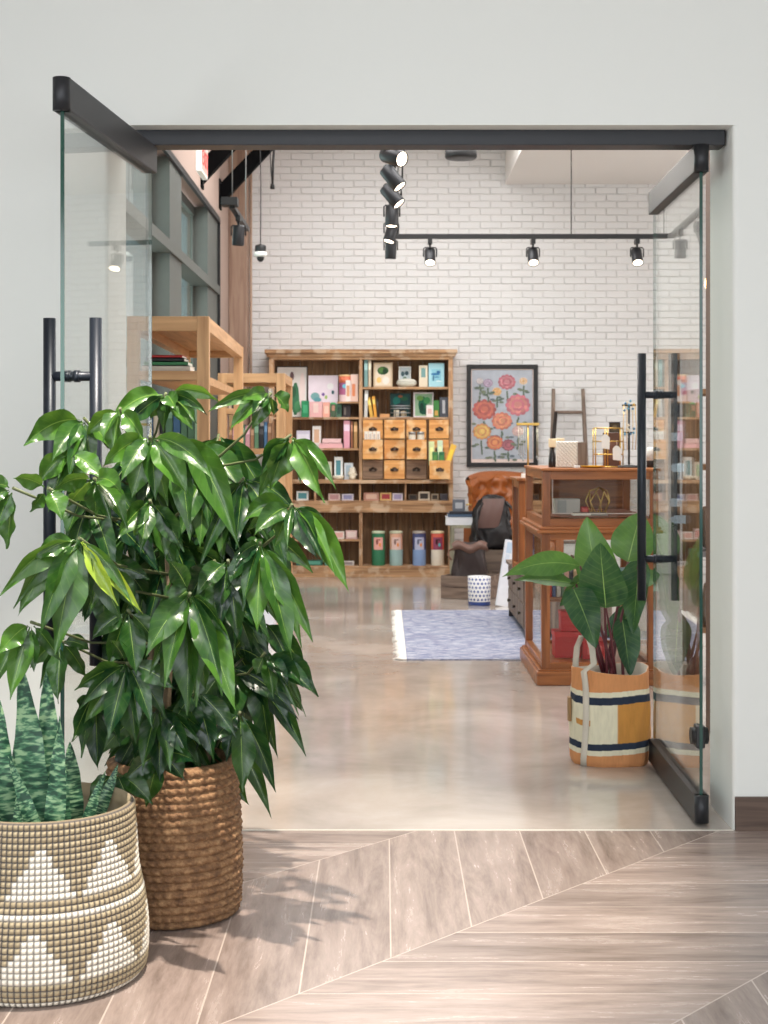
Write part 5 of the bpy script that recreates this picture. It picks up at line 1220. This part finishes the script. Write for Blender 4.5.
def basket_rows(prof_r, H, nrow, rad, nseg, twist, amp, name, mat, loc, closed_bottom=True, colfn=None, label=None, cat='basket', jitter=0, beads=False, attr=None):
    """wall of stacked coils; rope twist or wrapped beads are real relief"""
    rg_ = random.Random(5); vs = []; fs = []; cols_ = []; per = 6; T = nrow * per + 1
    off = [rg_.uniform(0, 6) for _ in range(nrow + 1)]
    for j in range(T):
        z = H * j / (T - 1); row = min(nrow - 1, j // per); q = (j % per) / per if j < T - 1 else 1.0
        bul = math.sin(math.pi * q) ** .5 if 0 < q < 1 else 0
        R0 = prof_r(z / H)
        for i in range(nseg):
            a = 2 * math.pi * i / nseg
            if beads:
                f = (a * twist / (2 * math.pi)) % 1.0; w_ = math.sin(math.pi * f) ** .55 if 0 < f < 1 else 0
                d = rad * (bul * w_) 
            else:
                w_ = .5 + .5 * math.sin(a * twist + q * 5.0 + off[row] * 3)
                d = rad * bul * (1 - amp + amp * w_) + jitter * math.sin(a * 5 + off[row]) * .5 + jitter * math.sin(a * 13 + off[row] * 2) * .4
            vs.append((math.cos(a) * (R0 + d), math.sin(a) * (R0 + d), z))
            if colfn: cols_.append(colfn(a, row, q, (f if beads else 0)))
    for j in range(T - 1):
        for i in range(nseg): fs.append((j * nseg + i, j * nseg + (i + 1) % nseg, (j + 1) * nseg + (i + 1) % nseg, (j + 1) * nseg + i))
    base = len(vs); segs = nseg
    # inner wall and floor
    inner = [(1, -.007), (.92, -.010), (.5, -.010), (.06, -.010)]
    for (zz, dd) in inner:
        for i in range(nseg):
            a = 2 * math.pi * i / nseg; r_ = prof_r(zz) + dd; vs.append((math.cos(a) * r_, math.sin(a) * r_, zz * H + (.004 if zz == 1 else 0)))
            if colfn: cols_.append(colfn(a, nrow - 1 - int((1 - zz) * nrow), .5, .5))
    prev = (T - 1) * nseg
    for k in range(len(inner)):
        cur = base + k * nseg
        for i in range(nseg): fs.append((prev + i, prev + (i + 1) % nseg, cur + (i + 1) % nseg, cur + i))
        prev = cur
    fs.append(tuple(prev + i for i in range(nseg))[::-1]); fs.append(tuple(i for i in range(nseg))[::-1])
    me = bpy.data.meshes.new(name); me.from_pydata(vs, [], fs)
    if colfn:
        ca = me.color_attributes.new('pattern', 'FLOAT_COLOR', 'POINT'); ca.data.foreach_set('color', [x for c in cols_ for x in c])
    me.polygons.foreach_set('use_smooth', [True] * len(me.polygons)); me.materials.append(mat)
    o = bpy.data.objects.new(name, me); COL.objects.link(o); o.location = loc
    return o
JH = .442
jp = lambda t: .170 + .021 * math.sin(math.pi * min(1, (1 - t) * .66 + .03)) ** .9 - (.014 * max(0, (.08 - t) / .08) ** 2)
jb = basket_rows(jp, JH, 20, .015, 460, 47, .30, 'rope_basket', ropemat(), (PC.x, PC.y, 0), jitter=.002)
tag(jb, 'brown coiled seagrass rope basket holding the umbrella plant', 'basket')

# patterned basket, beads of cream and taupe wrapped with dark thread
BC = Vector((-.868, 3.805, 0)); BH = .436; NR, NC = 29, 104
def bcol(a, row, q, f):
    dark = c255(66, 62, 66); tan = c255(176, 160, 130); tan2 = c255(158, 142, 114); cream = c255(236, 228, 212)
    edge = (min(f, 1 - f) < .10) or (min(q, 1 - q) < .08)
    bead = int(a * NC / (2 * math.pi)); k = row
    period = 13
    white = False
    # lower band of triangles rows 4..12, stripe row 16, upper band rows 18..26
    def tri(r0, shift, hgt):
        d = abs(((bead + shift) % period) - period / 2 + .0); return 0 <= k - r0 < hgt and d <= (hgt - (k - r0)) * (period / 2 - .5) / hgt
    if tri(4, 5, 8) or tri(17, 4, 8): white = True
    if k == 14 or k == 0: white = True
    if edge: return dark if not white else c255(140, 132, 124)
    if min(f, 1 - f) < .15: return tuple((.45 * d_ + .55 * e_) for d_, e_ in zip(dark, cream if white else tan))
    if white: return cream
    return tan if (k % 2) else tan2
am, ant, ap = newmat('wrapped_bead_weave'); an = ant.nodes.new('ShaderNodeAttribute'); an.attribute_name = 'pattern'; ant.links.new(an.outputs['Color'], ap.inputs['Base Color']); ap.inputs['Roughness'].default_value = .75
bp = lambda t: .226 + .030 * (1 - t) + .014 * math.sin(math.pi * min(1, t * 1.6)) * (t < .62) - .020 * max(0, (.07 - t) / .07) ** 1.6 - .004
bb = basket_rows(bp, BH, NR, .0065, NC * 8, NC, .5, 'woven_basket', am, (BC.x, BC.y, 0), colfn=bcol, beads=True)
tag(bb, 'cream and taupe woven basket with white triangles holding the snake plant', 'basket')

# snake plant
def snakemat():
    m, nt, p = newmat('snake_leaf'); N = nt.nodes; L = nt.links
    at_ = N.new('ShaderNodeAttribute'); at_.attribute_name = 'leafuv'; sp = N.new('ShaderNodeSeparateXYZ'); L.new(at_.outputs['Vector'], sp.inputs[0])
    cv = N.new('ShaderNodeCombineXYZ'); 
    def mt(op, a, b):
        n = N.new('ShaderNodeMath'); n.operation = op
        for i, v in enumerate((a, b)):
            if isinstance(v, (int, float)): n.inputs[i].default_value = v
            else: L.new(v, n.inputs[i])
        return n.outputs[0]
    L.new(mt('MULTIPLY', sp.outputs[0], .9), cv.inputs[0]); L.new(mt('MULTIPLY', sp.outputs[1], 34.0), cv.inputs[1]); L.new(mt('MULTIPLY', sp.outputs[2], 30.0), cv.inputs[2])
    n = N.new('ShaderNodeTexNoise'); n.inputs['Scale'].default_value = 1.0; n.inputs['Detail'].default_value = 3; n.inputs['Distortion'].default_value = .2; L.new(cv.outputs[0], n.inputs['Vector'])
    r = N.new('ShaderNodeValToRGB'); e = r.color_ramp.elements; e[0].position = .42; e[0].color = c255(26, 66, 48); e[1].position = .60; e[1].color = c255(136, 168, 128)
    k = e.new(.52); k.color = c255(66, 114, 82)
    L.new(n.outputs['Fac'], r.inputs[0]); L.new(r.outputs[0], p.inputs['Base Color']); p.inputs['Roughness'].default_value = .4
    return m
sn = thing('snake_plant', 'upright banded snake plant growing in the triangle patterned basket', 'plant', (BC.x, BC.y, 0))
SM = snakemat(); rg = random.Random(6)
for (bx, by, tx, ty, hw, Y, dY) in ((34, 835, 21, 664, 15, 3.74, -.02), (60, 835, 46, 670, 13, 3.80, 0), (22, 835, 26, 690, 12, 3.84, .02), (72, 835, 70, 742, 11, 3.88, 0), (2, 835, 0, 700, 13, 3.78, 0), (42, 835, 8, 756, 7, 3.68, -.02), (20, 835, 18, 788, 5, 3.67, 0), (82, 832, 106, 770, 5, 3.84, .02), (92, 832, 118, 764, 6, 3.92, .04), (-14, 835, -20, 690, 13, 3.86, 0), (52, 835, 60, 716, 9, 3.70, 0), (-4, 835, -12, 770, 8, 3.7, 0)):
    fo = Foliage(); b = P(bx, by, Y); b.z = .34; fo.leaf(b, P(tx, ty, Y + dY), hw * Y / F * 1.12, rg.uniform(-.03, .03), rg.uniform(-.3, .3), -.22, .14, rg.random(), 'blade', rg, n=22, archdir=Vector((1, 0, 0)))
    fo.build('leaf', SM, sn, BC)
m = MB(); m.lathe([(.002, .345), (.20, .345), (.225, .33)], SOIL, 36, cap=False); m.build('soil', None, sn)

# ------------------------------------------------------------------ broad leaved plant in the striped bag
QC = Vector((.962, 6.335, 0))
bagm, bnt, bpn = newmat('striped_woven_cloth')
def bagcloth():
    N = bnt.nodes; L = bnt.links; tc = N.new('ShaderNodeTexCoord'); n = N.new('ShaderNodeTexNoise'); n.inputs['Scale'].default_value = 30; n.inputs['Detail'].default_value = 6
    mp = N.new('ShaderNodeMapping'); mp.inputs['Scale'].default_value = (3, 3, .6); L.new(tc.outputs['Object'], mp.inputs[0]); L.new(mp.outputs[0], n.inputs['Vector'])
    a = N.new('ShaderNodeAttribute'); a.attribute_name = 'pattern'; hv = N.new('ShaderNodeHueSaturation'); L.new(a.outputs['Color'], hv.inputs['Color'])
    mr = N.new('ShaderNodeMapRange'); mr.inputs[3].default_value = .8; mr.inputs[4].default_value = 1.15; L.new(n.outputs['Fac'], mr.inputs[0]); L.new(mr.outputs[0], hv.inputs['Value'])
    L.new(hv.outputs[0], bpn.inputs['Base Color']); bpn.inputs['Roughness'].default_value = .9
    b = N.new('ShaderNodeBump'); b.inputs['Strength'].default_value = .4; b.inputs['Distance'].default_value = .003; L.new(n.outputs['Fac'], b.inputs['Height']); L.new(b.outputs[0], bpn.inputs['Normal'])
bagcloth()
GH = .395
OR, CR, NV, MU, GY = c255(206, 142, 92), c255(224, 218, 192), c255(34, 46, 66), c255(196, 138, 66), c255(200, 190, 176)
vs = []; fs = []; cc = []; NS, NZ = 260, 200
def bagr(a, t):
    ca, sa = math.cos(a), math.sin(a); sx = math.copysign(abs(ca) ** .82, ca); sy = math.copysign(abs(sa) ** .82, sa)
    k = .157 + .004 * math.sin(math.pi * t) - .006 * max(0, (.05 - t) / .05) ** 1.5 + .004 * (1 - t) + .003 * math.sin(6 * a + 7 * t) + .002 * math.sin(13 * a - 11 * t)
    return sx * k * 1.03, sy * k * .9
for j in range(NZ + 1):
    t = j / NZ
    for i in range(NS):
        a = 2 * math.pi * i / NS; x, y = bagr(a, t)
        wob = .012 * math.sin(a * 3 + 1) + .01 * math.sin(a * 2); z = GH * t + (.012 * math.sin(2 * a + .6) if t > .9 else 0) * (t - .9) * 10
        vs.append((x, y, z)); tt = t + wob * .6
        vdeg = (math.degrees(a) % 360)
        if tt < .13: c = OR
        elif tt < .185: c = CR
        elif tt < .255: c = NV
        elif tt < .665:
            c = MU if 272 < vdeg < 358 else CR
            if 246 < vdeg < 256 and False: c = GY
            if .44 < tt < .50 and 205 < vdeg < 238: c = MU
        elif tt < .745: c = NV
        elif tt < .80: c = CR
        else: c = OR
        cc.append(c)
for j in range(NZ):
    for i in range(NS): fs.append((j * NS + i, j * NS + (i + 1) % NS, (j + 1) * NS + (i + 1) % NS, (j + 1) * NS + i))
fs.append(tuple(range(NS))[::-1]); b0 = len(vs)
for (t, s_) in ((1, .96), (.7, .95)):
    for i in range(NS):
        x, y = bagr(2 * math.pi * i / NS, t); vs.append((x * s_, y * s_, GH * t + (.012 * math.sin(2 * (2 * math.pi * i / NS) + .6) if t == 1 else 0))); cc.append(GY)
for i in range(NS):
    fs.append((NZ * NS + i, NZ * NS + (i + 1) % NS, b0 + (i + 1) % NS, b0 + i)); fs.append((b0 + i, b0 + (i + 1) % NS, b0 + NS + (i + 1) % NS, b0 + NS + i))
me = bpy.data.meshes.new('bag_body'); me.from_pydata(vs, [], fs); ca = me.color_attributes.new('pattern', 'FLOAT_COLOR', 'POINT'); ca.data.foreach_set('color', [x for c in cc for x in c])
me.polygons.foreach_set('use_smooth', [True] * len(me.polygons)); me.materials.append(bagm)
bt_ = thing('striped_bag_planter', 'orange, cream and navy striped cloth bag planter beside the right glass door', 'planter', (QC.x, QC.y, 0))
o = bpy.data.objects.new('bag_body', me); COL.objects.link(o); o.parent = bt_
m = MB()   # handle strap : up the left front, loops over the rim
def strap(pts, wdir, w=.014, th=.003):
    q = [Vector(p) for p in pts]; rows_ = []
    for i, p in enumerate(q):
        tg = (q[min(i + 1, len(q) - 1)] - q[max(i - 1, 0)]).normalized(); sd = Vector(wdir).normalized(); nn = tg.cross(sd).normalized()
        rows_.append([m.bm.verts.new(p + sd * w * a + nn * th * b) for a, b in ((-1, -1), (1, -1), (1, 1), (-1, 1))])
    for i in range(len(rows_) - 1):
        for k in range(4):
            f = m.bm.faces.new((rows_[i][k], rows_[i][(k + 1) % 4], rows_[i + 1][(k + 1) % 4], rows_[i + 1][k])); f.smooth = True
    m.bm.faces.new(rows_[0][::-1]); m.bm.faces.new(rows_[-1])
def bs(deg, t, o=.006):
    x, y = bagr(R(deg), t); l = math.hypot(x, y); return Vector((x * (1 + o / l), y * (1 + o / l), GH * t))
strap([bs(224 + 8 * math.sin(k / 12 * 3.0), k / 12) for k in range(13)] + [Vector((-.085, -.125, .43)), Vector((-.09, -.11, .49)), Vector((-.10, -.06, .535)), Vector((-.12, -.0, .53)), Vector((-.135, .03, .48)), Vector((-.140, .035, .42)), Vector((-.143, .03, .34))], (.9, -.45, 0), .013)
m.build('strap', plain(206, 198, 184, .9, noise=.15, bump=.2), bt_)
m = MB(); m.box(-.178, -.165, -.02, .02, .17, .27, plain(150, 118, 80, .8)); m.tube([(-.17, 0, .27), (-.163, 0, .33)], .0015, CREAM, 5); tag(m.build('hang_tag', None, bt_), 'small brown hang tag')
fp = thing('broad_leaf_plant', 'broad leaved dark green plant standing in the striped bag', 'plant', (QC.x, QC.y, 0))
BM = leafmat('broad_leaf', (20, 66, 38), (86, 134, 54), (132, 170, 92), .36, .022, .10, 11)
rg = random.Random(14)
STR = plain(98, 44, 52, .45, noise=.2)
def big(base, tip, hw, Y0, Y1, hue, roll, arch, fold=.2, shape='ovate', adir=None, n=20):
    fo = Foliage(); b = P(base[0], base[1], Y0); t = P(tip[0], tip[1], Y1)
    fo.leaf(b, t, hw * Y0 / F, arch, roll, fold, .05, hue, shape, rg, n=n, archdir=adir)
    lo = fo.build('leaf', BM, fp, QC)
    m = MB(); root = Vector((QC.x + rg.uniform(-.04, .06), QC.y + rg.uniform(-.04, .04), .33)); mid = root.lerp(b, .55) + Vector((0, 0, .03))
    m.tube([v - QC for v in (root, root.lerp(mid, .5), mid, mid.lerp(b, .6), b)], [.0075, .0065, .0055, .0045, .004], STR, 8); m.build('leaf_stem', None, fp)
big((606, 608), (600, 543), 26, 6.20, 6.14, .2, .1, -.04, .18)
big((604, 596), (587, 517), 22, 6.32, 6.36, .85, -.25, .06, .25, adir=Vector((-1, 0, 0)))
big((580, 566), (502, 577), 13, 6.26, 6.05, .8, .35, .16, .25, 'ellip')
big((576, 584), (514, 580), 11, 6.30, 6.12, .5, -.5, .06, .3, 'ellip')
big((584, 578), (560, 606), 12, 6.34, 6.28, .3, .5, .16, .3)
big((573, 588), (596, 648), 18, 6.18, 6.06, .15, .25, .10, .2)
big((628, 562), (641, 512), 22, 6.46, 6.52, .8, .3, .05, .2)
big((640, 560), (633, 634), 17, 6.36, 6.30, .25, -.3, .10, .3)
big((622, 618), (630, 676), 16, 6.36, 6.30, .05, .3, .08, .3)
big((618, 590), (660, 575), 15, 6.50, 6.60, .4, .3, .1, .3)
big((612, 640), (640, 600), 13, 6.42, 6.40, .1, .3, .1, .3)
m = MB(); m.lathe([(.002, .335), (.12, .335), (.136, .325)], SOIL, 30, cap=False); m.build('soil', None, fp)
